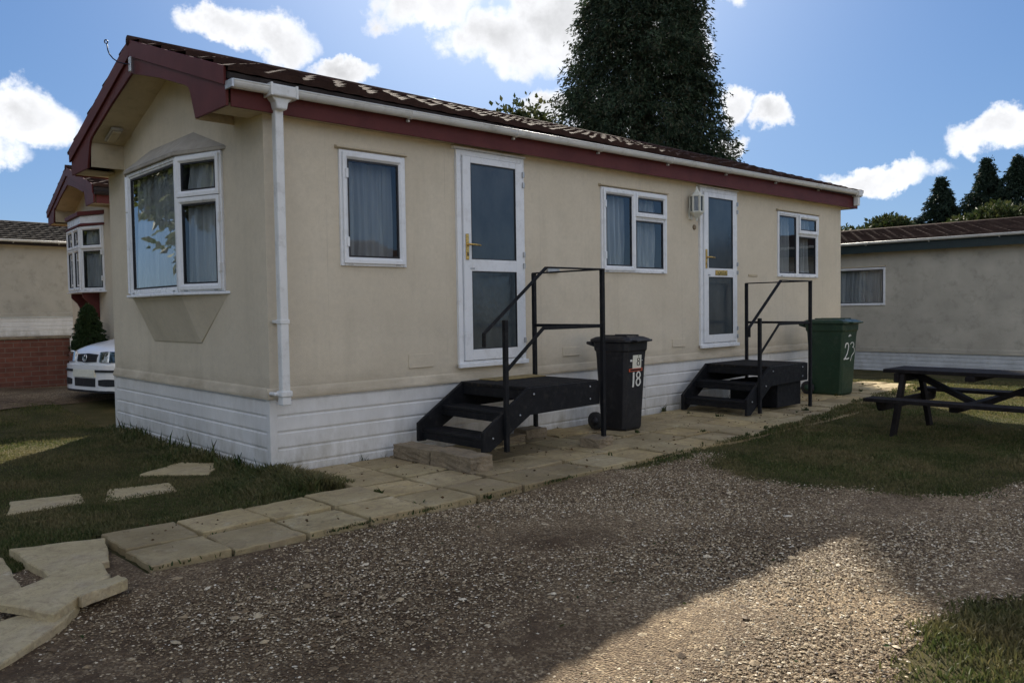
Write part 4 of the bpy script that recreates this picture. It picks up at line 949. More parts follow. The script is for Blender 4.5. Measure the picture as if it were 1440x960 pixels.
# ================================================================== white car
def car():
    CX, CY = .30, 5.88; hd = R(193)
    t = empty('parked_car', (CX, CY, float(H(CX, CY))), hd, 'white hatchback parked between the homes, nose showing past the gable', 'car')
    # local: x forward (nose at x=0), y to the car's left
    hw = .82
    def sec(x):   # half-width, bottom, belt/top height at station x (0 nose .. -3.9 tail)
        return x
    st_ = [0, -.02, -.06, -.14, -.28, -.5, -.8, -1.08, -1.5, -2.0, -2.6, -3.2, -3.6, -3.86, -3.9]
    wid = [.34, .48, .60, .70, .77, .805, .82, .825, .83, .83, .83, .82, .80, .74, .66]
    hood = [.60, .655, .70, .745, .79, .83, .875, .92, .95, .96, .96, .95, .93, .90, .80]
    bot = [.30, .24, .21, .19, .18, .17, .17, .17, .17, .17, .17, .17, .19, .24, .32]
    n = 17; vs = []; 
    for x, w, h, b in zip(st_, wid, hood, bot):
        for k in range(n):
            u = k/(n-1)*2-1; s = 1 if u >= 0 else -1; a = abs(u)
            prof = [(0, h+.012), (.30, h+.008), (.55, h-.005), (.75, h-.03), (.90, h-.075), (.97, h-.14), (1.0, h-.26), (1.0, b+.10), (.96, b)]
            q = a*(len(prof)-1); i = min(int(q), len(prof)-2); f = q-i
            vs.append((x, s*w*(prof[i][0]*(1-f)+prof[i+1][0]*f), prof[i][1]*(1-f)+prof[i+1][1]*f))
    m = len(st_); fs = [(i*n+j, i*n+j+1, (i+1)*n+j+1, (i+1)*n+j) for i in range(m-1) for j in range(n-1)]
    fs += [tuple(range(n)), tuple(range((m-1)*n, m*n))[::-1]]
    mb = MB(); mb.add(vs, fs, True); body = mb.build('body', M['carpaint'], t); body.modifiers.new('s', 'SUBSURF').levels = 1; body.modifiers['s'].render_levels = 2
    def nose(y):  # x of the nose surface at lateral y (bumper height)
        return -np.interp(abs(y), [0, .34, .48, .60, .70, .77, .805], [.0, .005, .03, .08, .16, .30, .5])
    def strip(name, ya, yb, z0, z1, mat, off=.012, par=None, nn=24, zf=None):
        mb = MB(); vs = []
        for o in (0, .03):
            for j in range(nn+1):
                y = ya+(yb-ya)*j/nn; x = float(nose(y)); e = 1 if not zf else zf(j/nn)
                zm = (z0+z1)/2
                for z in (zm-(zm-z0)*e, zm+(z1-zm)*e): vs.append((x+off-o-(z-.5)*.18*(z > .5), y*(1+.012), z))
        k = 2*(nn+1); fs = []
        for j in range(nn): fs += [(2*j, 2*j+2, 2*j+3, 2*j+1), (k+2*j, k+2*j+1, k+2*j+3, k+2*j+2), (2*j+1, 2*j+3, k+2*j+3, k+2*j+1), (2*j, k+2*j, k+2*j+2, 2*j+2)]
        fs += [(0, 1, k+1, k), (2*nn, k+2*nn, k+2*nn+1, 2*nn+1)]
        mb.add(vs, fs); return mb.build(name, mat, par or t, .003)
    strip('bumper', -.78, .78, .20, .535, M['carpaint'], .035)
    strip('bumper_strip', -.785, .785, .445, .475, M['cardark'], .046)
    strip('lower_grille', -.25, .25, .25, .36, M['cardark'], .040)
    for s in (-1, 1):
        strip('fog_grille', s*.32, s*.66, .26, .355, M['cardark'], .040, zf=lambda f: 1-.25*abs(2*f-1)**2)
    strip('grille', -.235, .235, .565, .685, M['cardark'], .020, zf=lambda f: 1-.18*abs(2*f-1))
    for k in range(3): strip('grille_bar', -.215, .215, .59+k*.03, .598+k*.03, M['chrome'] if k == 3 else M['roofdark'], .027)
    # round emblem: ring with a V over a W
    Te = Matrix.Translation((.022, 0, .628)) @ Matrix.Rotation(R(-12), 4, 'Y')
    mb = MB(Te); ring = [(0, .045*math.cos(2*math.pi*i/20), .045*math.sin(2*math.pi*i/20)) for i in range(21)]; mb.tube(ring, .005, 6, False)
    for a, b in (((-.022, .036), (0, .004)), ((0, .004), (.022, .036)), ((-.038, .02), (-.018, -.036)), ((-.018, -.036), (0, -.004)), ((0, -.004), (.018, -.036)), ((.018, -.036), (.038, .02))):
        mb.bar((0, *a), (0, *b), .006, .006)
    mb.build('emblem', M['chrome'], t)
    for s in (-1, 1):
        hl = strip('headlight', s*.30, s*.735, .565, .715, M['chrome'], .018, zf=lambda f: .78+.22*math.sin(math.pi*min(1, f+.15)))
        strip('headlight_glass', s*.305, s*.73, .57, .71, M['glass'], .030, hl, zf=lambda f: .78+.22*math.sin(math.pi*min(1, f+.15)))
        mb = MB()
        for q in (.42, .57): mb.lathe([(.0, -.02), (.05, -.012), (.058, .012)], 16, 'x', (float(nose(q))-.012-.02, s*q, .64))
        mb.build('reflector', M['zinc'], hl)
    strip('plate', -.26, .26, .375, .475, M['paper'], .052)
    strip('lower_lip', -.74, .74, .175, .205, M['cardark'], .036)
    # cabin
    cab = [(-.92, .93, .74), (-1.55, 1.38, .60), (-2.1, 1.43, .58), (-2.9, 1.41, .57), (-3.5, 1.20, .60), (-3.8, .93, .66)]
    vs = []
    for x, z, w in cab: vs += [(x, -.78, .90), (x, -w if z > 1 else -.74, z), (x, w if z > 1 else .74, z), (x, .78, .90)]
    fs = [(i*4+j, i*4+j+1, (i+1)*4+j+1, (i+1)*4+j) for i in range(5) for j in range(3)]
    mb = MB(); mb.add(vs, fs+[(0, 1, 2, 3), (20, 21, 22, 23)]); mb.build('cabin_glass', M['cardark'], t, .02)
    mb = MB(); mb.add([(-1.6, -.60, 1.395), (-1.6, .60, 1.395), (-3.0, .58, 1.42), (-3.0, -.58, 1.42), (-2.2, 0, 1.46)], [(0, 1, 4), (1, 2, 4), (2, 3, 4), (3, 0, 4)]); mb.build('roof', M['carpaint'], t)
    for x in (-.72, -3.1):
        for s in (-1, 1):
            mb = MB(); mb.lathe([(.16, s*.60), (.28, s*.60), (.295, s*.63), (.295, s*.76), (.28, s*.79), (.17, s*.79)], 28, 'y', (x, 0, .295)); w = mb.build('wheel', M['rubber'], t)
            mb = MB(); mb.lathe([(.02, s*.785), (.05, s*.80), (.17, s*.785), (.175, s*.76)], 20, 'y', (x, 0, .295)); mb.build('rim', M['zinc'], w)
    return t
car()

# ================================================================== planter wall and potted shrub at the left
pw = empty('brick_planter', (-1.6, 8.55, float(H(-.5, 8.5))), R(-4), 'low red brick planter wall in front of the left-hand home', 'planter wall')
mb = MB(); mb.box(0, 2.35, 0, .11, -.1, .72); mb.box(2.24, 2.35, .11, .9, -.1, .72); mb.box(0, .11, .11, .9, -.1, .72); mb.build('brick_wall', M['brick'], pw, .004)
mb = MB(); mb.box(-.02, 2.37, -.02, .13, .722, .77); mb.build('coping', M['block'], pw, .01)

# ================================================================== foliage generators
def leafmesh(name, C, N, size, g, mat, parent, droop=0, aspect=.45, up=None):
    """one diamond leaf per centre"""
    n = len(C); d = N+g.normal(0, .6, (n, 3)); 
    if droop: d[:, 2] -= droop
    d /= np.linalg.norm(d, axis=1)[:, None]+1e-9
    r = g.normal(0, 1, (n, 3)); s = np.cross(d, r); s /= np.linalg.norm(s, axis=1)[:, None]+1e-9
    L_ = (size*(.6+.8*g.random(n)))[:, None]; w = L_*aspect*(.7+.6*g.random(n))[:, None]
    nrm = np.cross(d, s)*L_*.12
    V = np.stack([C, C+d*L_*.45+s*w/2+nrm, C+d*L_, C+d*L_*.45-s*w/2+nrm], 1).reshape(-1, 3)
    F = (np.arange(n)*4)[:, None]+np.array([0, 1, 2, 3])[None]
    return npmesh(name, V, F, mat, parent)
def conifer(loc, h, r0, n, seed, label, mat, skirt=1., spray=.34, leaf=.12, top_pow=.8, group=None, irregular=.16, base=.0, name='conifer_tree', cat='tree'):
    g = np.random.default_rng(seed); t = empty(name, loc, g.random()*6.28, label, cat, group)
    mb = MB(); mb.tube([(0, 0, -.3), (0, 0, h*.3), (.03, 0, h*.7), (0, .02, h*.97)], [h*.022+.05, h*.018+.04, h*.009+.02, .015], 9)
    nb = 46
    prof = lambda z: r0*np.clip(1-(z/h), 0, 1)**top_pow*(1-.25*np.exp(-z/(.06*h)))
    ks = []; 
    for i in range(nb):
        z = h*(.06+.88*(i/nb)); a = g.random()*6.28; ln = prof(z)*.8
        mb.tube([(0, 0, z), (ln*.5*math.cos(a), ln*.5*math.sin(a), z+ln*.10), (ln*math.cos(a), ln*math.sin(a), z+ln*.02)], [.02+.01*ln, .012, .005], 5)
    mb.build('trunk', M['bark'], t)
    # branch tips: sprays of narrow leaves hanging from each tip, clumped
    nt = n//30
    z = h*(1-g.random(nt)**.62*(1-base)); z = h*base+ (h-h*base)*(1-(1-g.random(nt))**1.0)
    wgt = prof(z)/r0; keep = g.random(nt) < wgt*.85+.15; z = z[keep]; nt = len(z)
    a = g.random(nt)*6.2832
    lump = 1+irregular*(np.sin(a*3+z*1.3+seed)+.7*np.sin(a*7-z*2.1)+.6*np.sin(z*3.3+a*2)+.5*np.sin(a*11+z*5.1))
    rr = prof(z)*lump*(1-.42*g.random(nt)**2.2)
    T_ = np.stack([rr*np.cos(a), rr*np.sin(a), z], 1)
    O = np.stack([np.cos(a), np.sin(a), np.full(nt, .1)], 1)
    k = 30; f = g.random((nt, k))
    sp = spray*(.6+.9*g.random(nt))[:, None]
    side = np.stack([-np.sin(a), np.cos(a), 0*a], 1)
    P = T_[:, None]+O[:, None]*((f-.55)*sp*1.5)[..., None]+side[:, None]*((g.random((nt, k))-.5)*sp*1.1*(1.2-f))[..., None]
    P[:, :, 2] += (-.75*f**1.6*sp)+(g.random((nt, k))-.5)*sp*.35
    C = P.reshape(-1, 3); N = np.repeat(O, k, 0)*.7
    leafmesh('crown', C, N, leaf, g, mat, t, droop=.75, aspect=.32)
    return t
def broadleaf(loc, h, r, n, seed, label, mat, group=None, leaf=.11, trunk=.12, lobes=26, flat=.8, low=.35, name='leafy_tree', cat='tree'):
    g = np.random.default_rng(seed); t = empty(name, loc, 0, label, cat, group)
    cz = h*(1+low)/2; rz = h*(1-low)/2
    mb = MB(); mb.tube([(0, 0, -.3), (.05, .02, h*.25), (-.04, .05, h*.5), (.03, 0, h*.8)], [trunk*1.3, trunk, trunk*.65, trunk*.2], 9)
    cen = []
    for i in range(lobes):
        v = g.normal(0, 1, 3); v /= np.linalg.norm(v); v[2] = v[2]*.9
        q = np.array([v[0]*r*.72, v[1]*r*.72, cz+v[2]*rz*.72])*1.0; cen.append((q, (.30+.25*g.random())*r*.85))
        mb.tube([(0, 0, h*(.2+.3*g.random())), tuple(q*.55+np.array([0, 0, h*.12])), tuple(q)], [trunk*.45, trunk*.22, .012], 5)
    mb.build('trunk', M['bark'], t)
    C, N = [], []
    for q, rr in cen:
        m = n//lobes; v = g.normal(0, 1, (m, 3)); v /= np.linalg.norm(v, axis=1)[:, None]
        d = rr*(1-.5*g.random(m)**1.6)*(1+.2*np.sin(v[:, 0]*6+q[0]*3)*np.sin(v[:, 2]*7))
        C.append(q+v*d[:, None]*np.array([1, 1, flat])); N.append(v)
    leafmesh('crown', np.concatenate(C), np.concatenate(N), leaf, g, mat, t, droop=.2, aspect=.55)
    return t
conifer((13.35, 6.75, 0), 15.5, 2.4, 480000, 1, 'huge dark cypress towering behind the roof of the main home', LEAF['conifer'], leaf=.105, spray=.42, top_pow=.75, irregular=.12, base=.04)
broadleaf((11.0, 8.9, 0), 6.7, 1.9, 9000, 2, 'sparse leafy branches of a small tree left of the big cypress', LEAF['hedge'], leaf=.13, lobes=22)
# trees beyond the right-hand home
G3 = 'trees beyond the right-hand home'
for i, (x, y, h, r) in enumerate(((41.0, 9.4, 8.7, 1.9), (41.5, 7.5, 9.5, 1.8), (41.0, 6.0, 9.3, 1.9), (43.0, 4.4, 9.8, 2.0), (44.0, 2.2, 9.4, 2.1))):
    conifer((x, y, -.3), h-.85, r*1.55, 130000, 30+i, ['short dark spruce at the left of the group behind the right-hand roof', 'pointed spruce second from the left behind the right-hand roof', 'tall spruce in the middle of the group behind the right-hand roof', 'tallest spruce behind the right-hand roof near the frame edge', 'spruce at the far right edge of the picture'][i], LEAF['spruce'], leaf=.17, spray=.26, top_pow=.95, group=G3, irregular=.24, name='spruce_tree')
for i, (x, y, h, r) in enumerate(((38, 15.4, 6.6, 2.6), (38, 13.0, 6.1, 2.5), (38.5, 10.9, 6.3, 2.4), (35, 5.2, 6.2, 2.1), (35, 2.6, 6.4, 2.3))):
    broadleaf((x, y, -.3), h-.15, r, 26000, 50+i, ['leafy tree hidden lowest behind the main home end', 'rounded yellow-green tree above the right-hand ridge', 'leafy tree meeting the dark spruces on the left', 'bright leafy tree in front of the dark spruces', 'leafy tree at the right edge before the spruces'][i], LEAF['hedge'], G3, leaf=.20, low=.1)
# trees behind the camera that mirror in the bay window
broadleaf((-13, 5.5, 0), 8.5, 3.4, 16000, 71, 'round leafy tree mirrored in the bay window', LEAF['green'], 'trees mirrored in the panes', leaf=.3)
broadleaf((-15, -2.0, 0), 9.5, 3.8, 16000, 72, 'tall leafy tree mirrored in the side pane of the bay', LEAF['green'], 'trees mirrored in the panes', leaf=.3)
broadleaf((-7.2, 12.6, 0), 8.2, 3.5, 26000, 73, 'leafy tree mirrored in the large front pane of the bay', LEAF['green'], 'trees mirrored in the panes', leaf=.26, low=.12, lobes=34)
# clipped shrub by the left-hand home
conifer((.97, 8.2, .55), .92, .26, 42000, 90, 'small clipped conical shrub in front of the left-hand bay window', LEAF['shrub'], leaf=.035, spray=.05, top_pow=.5, irregular=.1, name='conical_shrub', cat='shrub')

# ================================================================== grass
def blades(name, n, region, hmin, hmax, seed, label, mat, wide=.0035, lean=.5):
    g = np.random.default_rng(seed); P = region(g, n); n = len(P)
    h = (hmin+(hmax-hmin)*g.random(n)**1.6)*P[:, 2]; a = g.random(n)*6.283; w = wide*(.7+.7*g.random(n))*np.clip(P[:, 2], .7, 2)
    b = g.random(n)*6.283; ln = lean*(.2+g.random(n))*h
    x, y = P[:, 0], P[:, 1]; z = H(x, y)+.034*on_slabs(x, y)*(P[:, 0] > 3.2)
    c, s = np.cos(a)*w, np.sin(a)*w; dx, dy = np.cos(b)*ln, np.sin(b)*ln
    V = np.stack([np.stack([x-c, y-s, z-.004], 1), np.stack([x+c, y+s, z-.004], 1), np.stack([x+dx*.4+c*.8, y+dy*.4+s*.8, z+h*.6], 1), np.stack([x+dx*.4-c*.8, y+dy*.4-s*.8, z+h*.6], 1), np.stack([x+dx, y+dy, z+h*.95], 1)], 1).reshape(-1, 3)
    I = np.arange(n)*5; F = np.concatenate([np.stack([I, I+1, I+2], 1), np.stack([I, I+2, I+3], 1), np.stack([I+3, I+2, I+4], 1)])
    return tag(npmesh(name, V, F, mat), label, 'grass', kind='stuff')
def on_slabs(x, y):
    a = (y > -1.75) & (y < 0) & (x > -1.5) & (x < 10.4) & ~((y > -.86) & (x < .30)) & ~((x > 8.2) & (y < -1.32))
    return a
def in_poly(x, y, pts):
    c = np.zeros(len(x), bool); j = len(pts)-1
    for i in range(len(pts)):
        (xi, yi), (xj, yj) = pts[i], pts[j]
        m = ((yi > y) != (yj > y)) & (x < (xj-xi)*(y-yi)/(yj-yi+1e-12)+xi); c ^= m; j = i
    return c
STEP = [[(-.70, .80), (-.33, .46), (-.06, .80), (-.30, 1.06)], [(-1.17, .06), (-.75, .06), (-.69, .31), (-1.05, .40)], [(-1.72, .15), (-1.33, .14), (-1.27, .40), (-1.64, .46)],
        [(-1.90, -1.56), (-1.62, -1.50), (-1.505, -1.03), (-1.93, -.88)], [(-2.62, -1.50), (-2.02, -1.58), (-1.98, -.95), (-2.5, -.85)]]
def left_lawn(g, n):
    d = 4.6+9.0*g.random(n)**1.5; a = R(60)+R(40)*g.random(n)*1.0-R(3)
    x, y = CAM[0]+d*np.cos(a), CAM[1]+d*np.sin(a)
    k = (x < -.03) & (y > -1.05-.3*np.maximum(0, -1.52-x)+.04*np.sin(x*13)) & (y < 6.3)
    x, y = np.concatenate([x[k]]), y[k]
    m = ~in_gravel(x+g.normal(0, .04, len(x)), y+g.normal(0, .04, len(x))) & ~((y < -.86-.05*np.sin(x*9)) & (x > -1.52)) 
    for s in STEP:
        cx, cy = sum(p[0] for p in s)/len(s), sum(p[1] for p in s)/len(s)
        m &= ~in_poly(x+g.normal(0, .012, len(x)), y+g.normal(0, .012, len(x)), [(cx+(a-cx)*.9, cy+(b-cy)*.9) for a, b in s])
    x, y = x[m], y[m]
    # a lot longer along the skirting
    q = 1+3.0*np.exp(-((x+.02)/.16)**2)*(y < 3.8)*(y > -.4)+.9*np.exp(-((y+.80)/.10)**2)*(x > -1.5)
    return np.stack([x, y, q*(.6+.4*np.sin(x*5)*np.sin(y*4)+.2)], 1)
blades('lawn_grass', 330000, left_lawn, .012, .035, 5, 'short shaded lawn grass beside the gable, longer at its edges', LEAF['grass'])
def corner_tuft(g, n):
    x = -.45+.75*g.random(n); y = -.72+.75*g.random(n); k = (y < x*-.9+.05) | (x < -.02); k &= ~((x > .30)); k &= ~((x > .0) & (y > -.03)); k &= (y > -.86)
    x, y = x[k], y[k]; return np.stack([x, y, 1+1.2*np.exp(-((x)/.15)**2)], 1)
blades('tufted_grass', 16000, corner_tuft, .02, .07, 6, 'tufted longer grass at the corner of the skirting', LEAF['grass'], .004, .7)
def right_lawn(g, n):
    d = 5.5+13*g.random(n)**1.25; a = R(12)+R(36)*g.random(n)
    x, y = CAM[0]+d*np.cos(a), CAM[1]+d*np.sin(a)
    k = (x > 1.9) & (x < 16.3) & (y < .6) & ~in_gravel(x+g.normal(0, .07, n), y+g.normal(0, .07, n)) & ~(on_slabs(x, y) & ~((y < np.interp(x, [3.2, 4.8, 6.25, 8.2, 10], [-1.73, -1.68, -1.47, -1.17, -.95])+.04*np.sin(x*7)+g.normal(0, .02, n)) & (x > 3.2))) & ~((x < 9.7) & (y > -.05))
    x, y = x[k], y[k]
    return np.stack([x, y, np.full(len(x), 1.)*(.75+.45*np.sin(x*3)*np.sin(y*2.6))+.2+.5*((y > -1.78) & (x > 3))], 1)
blades('lawn_grass', 360000, right_lawn, .012, .032, 8, 'mown grass around the picnic table', LEAF['grass'], .0042)
def near_patch(g, n):
    x = -1.2+3.6*g.random(n); y = -6.6+2.2*g.random(n); k = ~in_gravel(x+g.normal(0, .05, n), y+g.normal(0, .05, n)) & (y < -4.4); x, y = x[k], y[k]
    k = g.random(len(x)) < .55+.45*np.sin(x*6+1)*np.sin(y*7); x, y = x[k], y[k]
    return np.stack([x, y, .7+.6*g.random(len(x))], 1)
blades('rough_grass', 170000, near_patch, .010, .042, 9, 'rough grass patch at the near right corner of the drive', LEAF['grass'], .003, .8)
def weeds(g, n):
    pts = []
    for k in range(38):
        r = g.integers(0, 4); yj = [-1.735, -1.315, -.885, -.45][r]; xj = -1.4+11*g.random()
        if g.random() < .5: xj = px0+round((xj-px0)/.4265)*.4265; yj = yj+g.random()*.4
        if r >= 2 and xj < .3: continue
        m = int(4+g.random()**2*26); pts.append(np.stack([xj+g.normal(0, .018, m), yj+g.normal(0, .012, m), np.full(m, .6+g.random())], 1))
    m = 2600; x = -1.5+8*g.random(m); x = x[g.random(m) < np.clip(.12+.9*np.sin(x*3.1)*np.sin(x*7.3+1), .06, 1)]; m = len(x); pts.append(np.stack([x, -1.735+g.normal(0, .012, m), .35+.5*g.random(m)], 1))
    return np.concatenate(pts)
w = blades('joint_weeds', 1, weeds, .012, .034, 12, 'small weeds growing in the joints of the paving', LEAF['weed'], .005, 1.); w['category'] = 'weeds'; w.location.z = .028
def sprigs(g, n):
    c = [(-.03, .15+3.3*g.random()) for _ in range(26)]+[(.6+8*g.random(), -.03) for _ in range(16)]
    return np.concatenate([np.stack([cx-np.abs(g.normal(0, .03, 14)), cy-g.normal(0, .02, 14)*(cx < 0)-np.abs(g.normal(0, .012, 14))*(cx > 0), (.6 if cx > 0 else 1.)*(.4+1.1*g.random(14))], 1) for cx, cy in c])
w = blades('skirting_weeds', 1, sprigs, .05, .16, 13, 'tall thin weeds against the white skirting', LEAF['weed'], .005, .5); w['category'] = 'weeds'
# fallen leaf scraps on the path
g = np.random.default_rng(77); m = 420; C = np.stack([-1.4+9*g.random(m), -1.7+1.6*g.random(m), np.full(m, .052)], 1); C = C[on_slabs(C[:, 0], C[:, 1])]
N = g.normal(0, 1, (len(C), 3)); N[:, 2] = 0
lf = leafmesh('leaf_litter', C, N*3, .022, g, mat_leaf('dry_leaves', [(.06, .035, .02), (.12, .07, .03), (.16, .10, .05)], .8, .1), None, aspect=.6); 
C = np.stack([-2+7*g.random(260), -5.5+3.8*g.random(260), np.zeros(260)], 1); C = C[in_gravel(C[:, 0], C[:, 1])]; C[:, 2] = H(C[:, 0], C[:, 1])+.016; N = g.normal(0, 1, (len(C), 3)); N[:, 2] = 0
l2 = leafmesh('leaf_litter', C, N*3, .020, g, LEAF['weed'], None, aspect=.5); tag(l2, 'scraps of leaf blown over the gravel', 'leaf litter', kind='stuff')
tag(lf, 'dry leaf scraps scattered on the paving', 'leaf litter', kind='stuff')

# ================================================================== sky, sun, camera
AZ, EL = 46.5, 31.4     # sun direction: azimuth from +X towards +Y
world = bpy.data.worlds.new('World'); S.world = world; world.use_nodes = True
wt = world.node_tree; wt.nodes.clear()
def wn(ty, **kw):
    x = wt.nodes.new(ty)
    for k, v in kw.items(): setattr(x, k, v)
    return x
out = wn('ShaderNodeOutputWorld'); bg = wn('ShaderNodeBackground')
sky = wn('ShaderNodeTexSky', sky_type='NISHITA'); sky.sun_disc = False; sky.sun_elevation = R(EL); sky.sun_rotation = R(90-AZ)
sky.air_density = 1.0; sky.dust_density = .15; sky.ozone_density = 2.5; sky.altitude = 50
SKYK = .06; SKYTINT = (.54, .74, 1.08)
bg.inputs[1].default_value = SKYK
tc = wn('ShaderNodeTexCoord')
def vm(op, a, b=None, sc=None):
    x = wn('ShaderNodeVectorMath', operation=op)
    if isinstance(a, tuple): x.inputs[0].default_value = a
    else: wt.links.new(a, x.inputs[0])
    if b is not None:
        if isinstance(b, tuple): x.inputs[1].default_value = b
        else: wt.links.new(b, x.inputs[1])
    if sc is not None: x.inputs['Scale'].default_value = sc
    return x
def mm(op, a, b=0., c=None):
    x = wn('ShaderNodeMath', operation=op)
    for i, v in enumerate((a, b) if c is None else (a, b, c)):
        if isinstance(v, (int, float)): x.inputs[i].default_value = v
        else: wt.links.new(v, x.inputs[i])
    return x.outputs[0]
D0 = tc.outputs['Generated']
ns = wn('ShaderNodeTexNoise'); ns.inputs['Scale'].default_value = 9; ns.inputs['Detail'].default_value = 8; ns.inputs['Roughness'].default_value = .62; wt.links.new(D0, ns.inputs['Vector'])
nl = wn('ShaderNodeTexNoise'); nl.inputs['Scale'].default_value = 26; nl.inputs['Detail'].default_value = 7; nl.inputs['Roughness'].default_value = .6; wt.links.new(D0, nl.inputs['Vector'])
wv = vm('SUBTRACT', ns.outputs['Color'], (.5, .5, .5)); wv = vm('SCALE', wv.outputs[0], sc=.10); wv2 = vm('SCALE', vm('SUBTRACT', nl.outputs['Color'], (.5, .5, .5)).outputs[0], sc=.035)
DW = vm('NORMALIZE', vm('ADD', vm('ADD', D0, wv.outputs[0]).outputs[0], wv2.outputs[0]).outputs[0]).outputs[0]
# cumulus clouds: (azimuth, elevation, half width, half height) in degrees on the sky
CL = [(66.2, 18.3, 2.9, 1.3), (62.8, 17.6, 2.5, 1.5), (58.2, 16.2, 2.0, .8), (77.8, 11.6, 2.9, 2.0), (80.5, 9.6, 2.4, 1.4), (88, 10, 4, 2.5),
      (53.0, 20.2, 3.4, 1.6), (47.2, 17.9, 4.4, 2.0), (43.8, 18.9, 3.6, 2.6), (45.5, 23.5, 6.5, 3.0), (44.4, 14.0, 1.8, 1.3), (40, 13, 3, 2.2), (36, 17, 3, 3),
      (32.7, 20.7, 2.0, 1.3), (31.4, 13.2, 1.2, 1.2), (32.0, 10.6, 1.2, .8), (29.0, 12.4, 1.4, 1.0), (22.4, 8.4, 3.2, 1.05), (16.6, 10.2, 2.4, 1.2), (12.0, 9.8, 2.2, 1.0), (20, 3.6, 6, 1.2), (29.5, 5.5, 4, 1.0),
      (105, 14, 8, 4), (125, 24, 12, 7), (150, 12, 10, 5), (165, 32, 12, 8), (-10, 14, 9, 4), (-30, 26, 12, 7), (190, 20, 12, 6), (220, 34, 16, 9), (215, 9, 12, 4), (250, 18, 12, 7), (280, 32, 14, 9), (285, 9, 12, 4), (315, 19, 12, 7), (60, 52, 10, 6), (0, 50, 12, 6), (200, 58, 18, 11), (280, 60, 16, 10), (340, 35, 10, 6), (130, 52, 12, 8)]  # unseen clouds, mostly behind the camera, added to brighten the shaded walls
dens = None
for az, el, ww, hh in CL:
    a, e = R(az), R(el)
    d = (math.cos(e)*math.cos(a), math.cos(e)*math.sin(a), math.sin(e)); s = (-math.sin(a), math.cos(a), 0.); u = (-math.sin(e)*math.cos(a), -math.sin(e)*math.sin(a), math.cos(e))
    ds = vm('DOT_PRODUCT', DW, s).outputs['Value']; du = vm('DOT_PRODUCT', DW, u).outputs['Value']; dd = vm('DOT_PRODUCT', DW, d).outputs['Value']
    q = mm('ADD', mm('POWER', mm('DIVIDE', ds, math.tan(R(ww))), 2), mm('POWER', mm('DIVIDE', du, math.tan(R(hh))), 2))
    v = mm('SUBTRACT', 1.35, q); v = mm('SUBTRACT', v, mm('MULTIPLY', mm('LESS_THAN', dd, 0), 50))
    dens = v if dens is None else mm('MAXIMUM', dens, v)
dens = mm('ADD', dens, mm('MULTIPLY', mm('SUBTRACT', nl.outputs['Fac'], .5), 2.1))
mask = wn('ShaderNodeMapRange'); mask.interpolation_type = 'SMOOTHSTEP'; mask.inputs['From Min'].default_value = .02; mask.inputs['From Max'].default_value = 1.0; wt.links.new(dens, mask.inputs['Value'])
# brightness of the cloud: bright rims, slightly greyer thick middles
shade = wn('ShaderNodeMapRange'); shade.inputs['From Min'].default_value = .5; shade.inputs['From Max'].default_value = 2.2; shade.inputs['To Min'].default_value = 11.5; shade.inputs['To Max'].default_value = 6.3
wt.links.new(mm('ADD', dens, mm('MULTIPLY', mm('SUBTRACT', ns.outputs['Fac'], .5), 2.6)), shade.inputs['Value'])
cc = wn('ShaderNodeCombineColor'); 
for i, f in enumerate((1.0, 1.01, 1.04)): wt.links.new(mm('MULTIPLY', shade.outputs[0], f), cc.inputs[i])
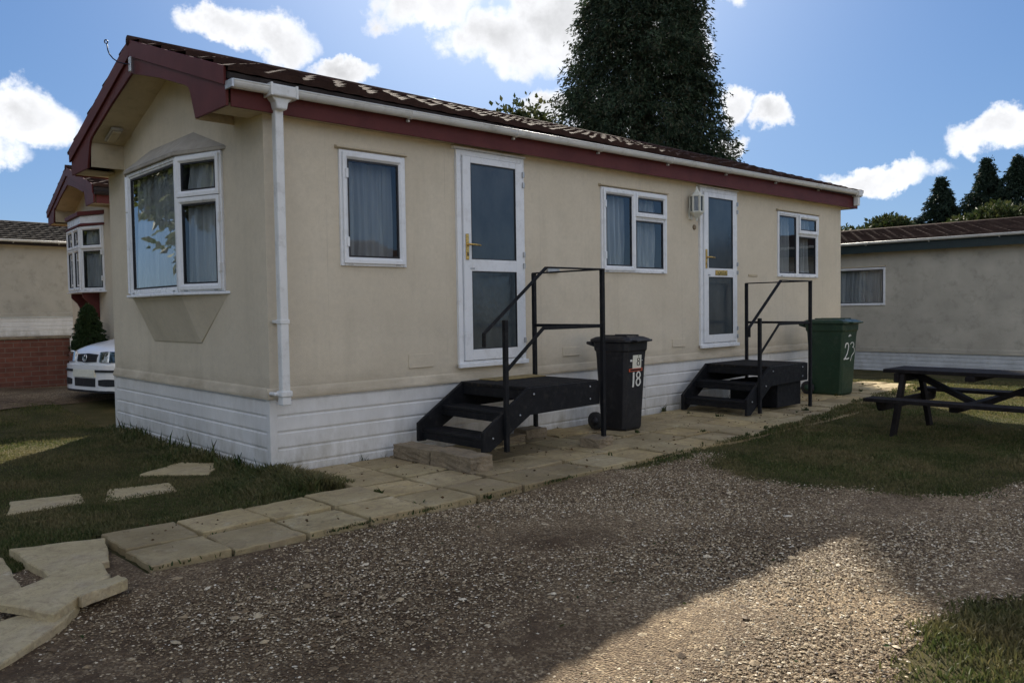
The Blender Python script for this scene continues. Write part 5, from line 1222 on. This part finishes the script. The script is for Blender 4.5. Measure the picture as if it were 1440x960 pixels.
# front-lit clouds opposite the sun: brightness raised there to lift the shaded walls
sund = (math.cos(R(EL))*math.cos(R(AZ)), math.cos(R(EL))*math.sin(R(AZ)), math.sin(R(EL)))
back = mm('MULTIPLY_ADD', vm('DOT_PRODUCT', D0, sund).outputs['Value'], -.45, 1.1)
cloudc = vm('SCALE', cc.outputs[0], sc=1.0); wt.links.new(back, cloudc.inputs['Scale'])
den = vm('ADD', vm('SCALE', sky.outputs[0], sc=.10).outputs[0], (1, 1, 1)); comp = vm('DIVIDE', sky.outputs[0], den.outputs[0])
skyc = vm('MULTIPLY', comp.outputs[0], SKYTINT)
glow = mm('MULTIPLY', mm('POWER', mm('MAXIMUM', vm('DOT_PRODUCT', D0, sund).outputs['Value'], 0), 22), 4.2)
glv = vm('SCALE', (1.0, 1.0, .98), sc=1.0); wt.links.new(glow, glv.inputs['Scale']); skyc = vm('ADD', skyc.outputs[0], glv.outputs[0])
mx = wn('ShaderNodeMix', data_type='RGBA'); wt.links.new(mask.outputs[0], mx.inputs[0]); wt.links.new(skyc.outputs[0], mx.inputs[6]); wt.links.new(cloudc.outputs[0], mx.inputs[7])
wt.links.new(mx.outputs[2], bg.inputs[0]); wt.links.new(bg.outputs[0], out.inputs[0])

ld = bpy.data.lights.new('sun', 'SUN'); ld.energy = 4.2; ld.angle = R(.53); ld.color = (1, .92, .78)
so = bpy.data.objects.new('sun', ld); COL.objects.link(so)
dv = Vector((math.cos(R(EL))*math.cos(R(AZ)), math.cos(R(EL))*math.sin(R(AZ)), math.sin(R(EL)))); so.rotation_euler = dv.to_track_quat('Z', 'Y').to_euler()

cd = bpy.data.cameras.new('camera'); co = bpy.data.objects.new('camera', cd); COL.objects.link(co); S.camera = co
cd.sensor_width = 36; cd.lens = 1136.62/1440*36; cd.clip_end = 2000; cd.clip_start = .05
yaw, pit, rol = R(47.08136), R(-2.38263), R(-.84269)
f = Vector((math.cos(yaw)*math.cos(pit), math.sin(yaw)*math.cos(pit), math.sin(pit))); r = Vector((math.sin(yaw), -math.cos(yaw), 0)); u = r.cross(f)
r2 = r*math.cos(rol)+u*math.sin(rol); u2 = -r*math.sin(rol)+u*math.cos(rol)
co.matrix_world = Matrix((( r2.x, u2.x, -f.x, CAM[0]), (r2.y, u2.y, -f.y, CAM[1]), (r2.z, u2.z, -f.z, CAM[2]), (0, 0, 0, 1)))

vs = S.view_settings; vs.view_transform = 'Standard'; vs.look = 'None'; vs.gamma = 1; vs.exposure = 1.27; vs.use_curve_mapping = False
S.cycles.max_bounces = 8; S.cycles.transparent_max_bounces = 24; S.cycles.use_denoising = True; S.cycles.caustics_reflective = False; S.cycles.caustics_refractive = False
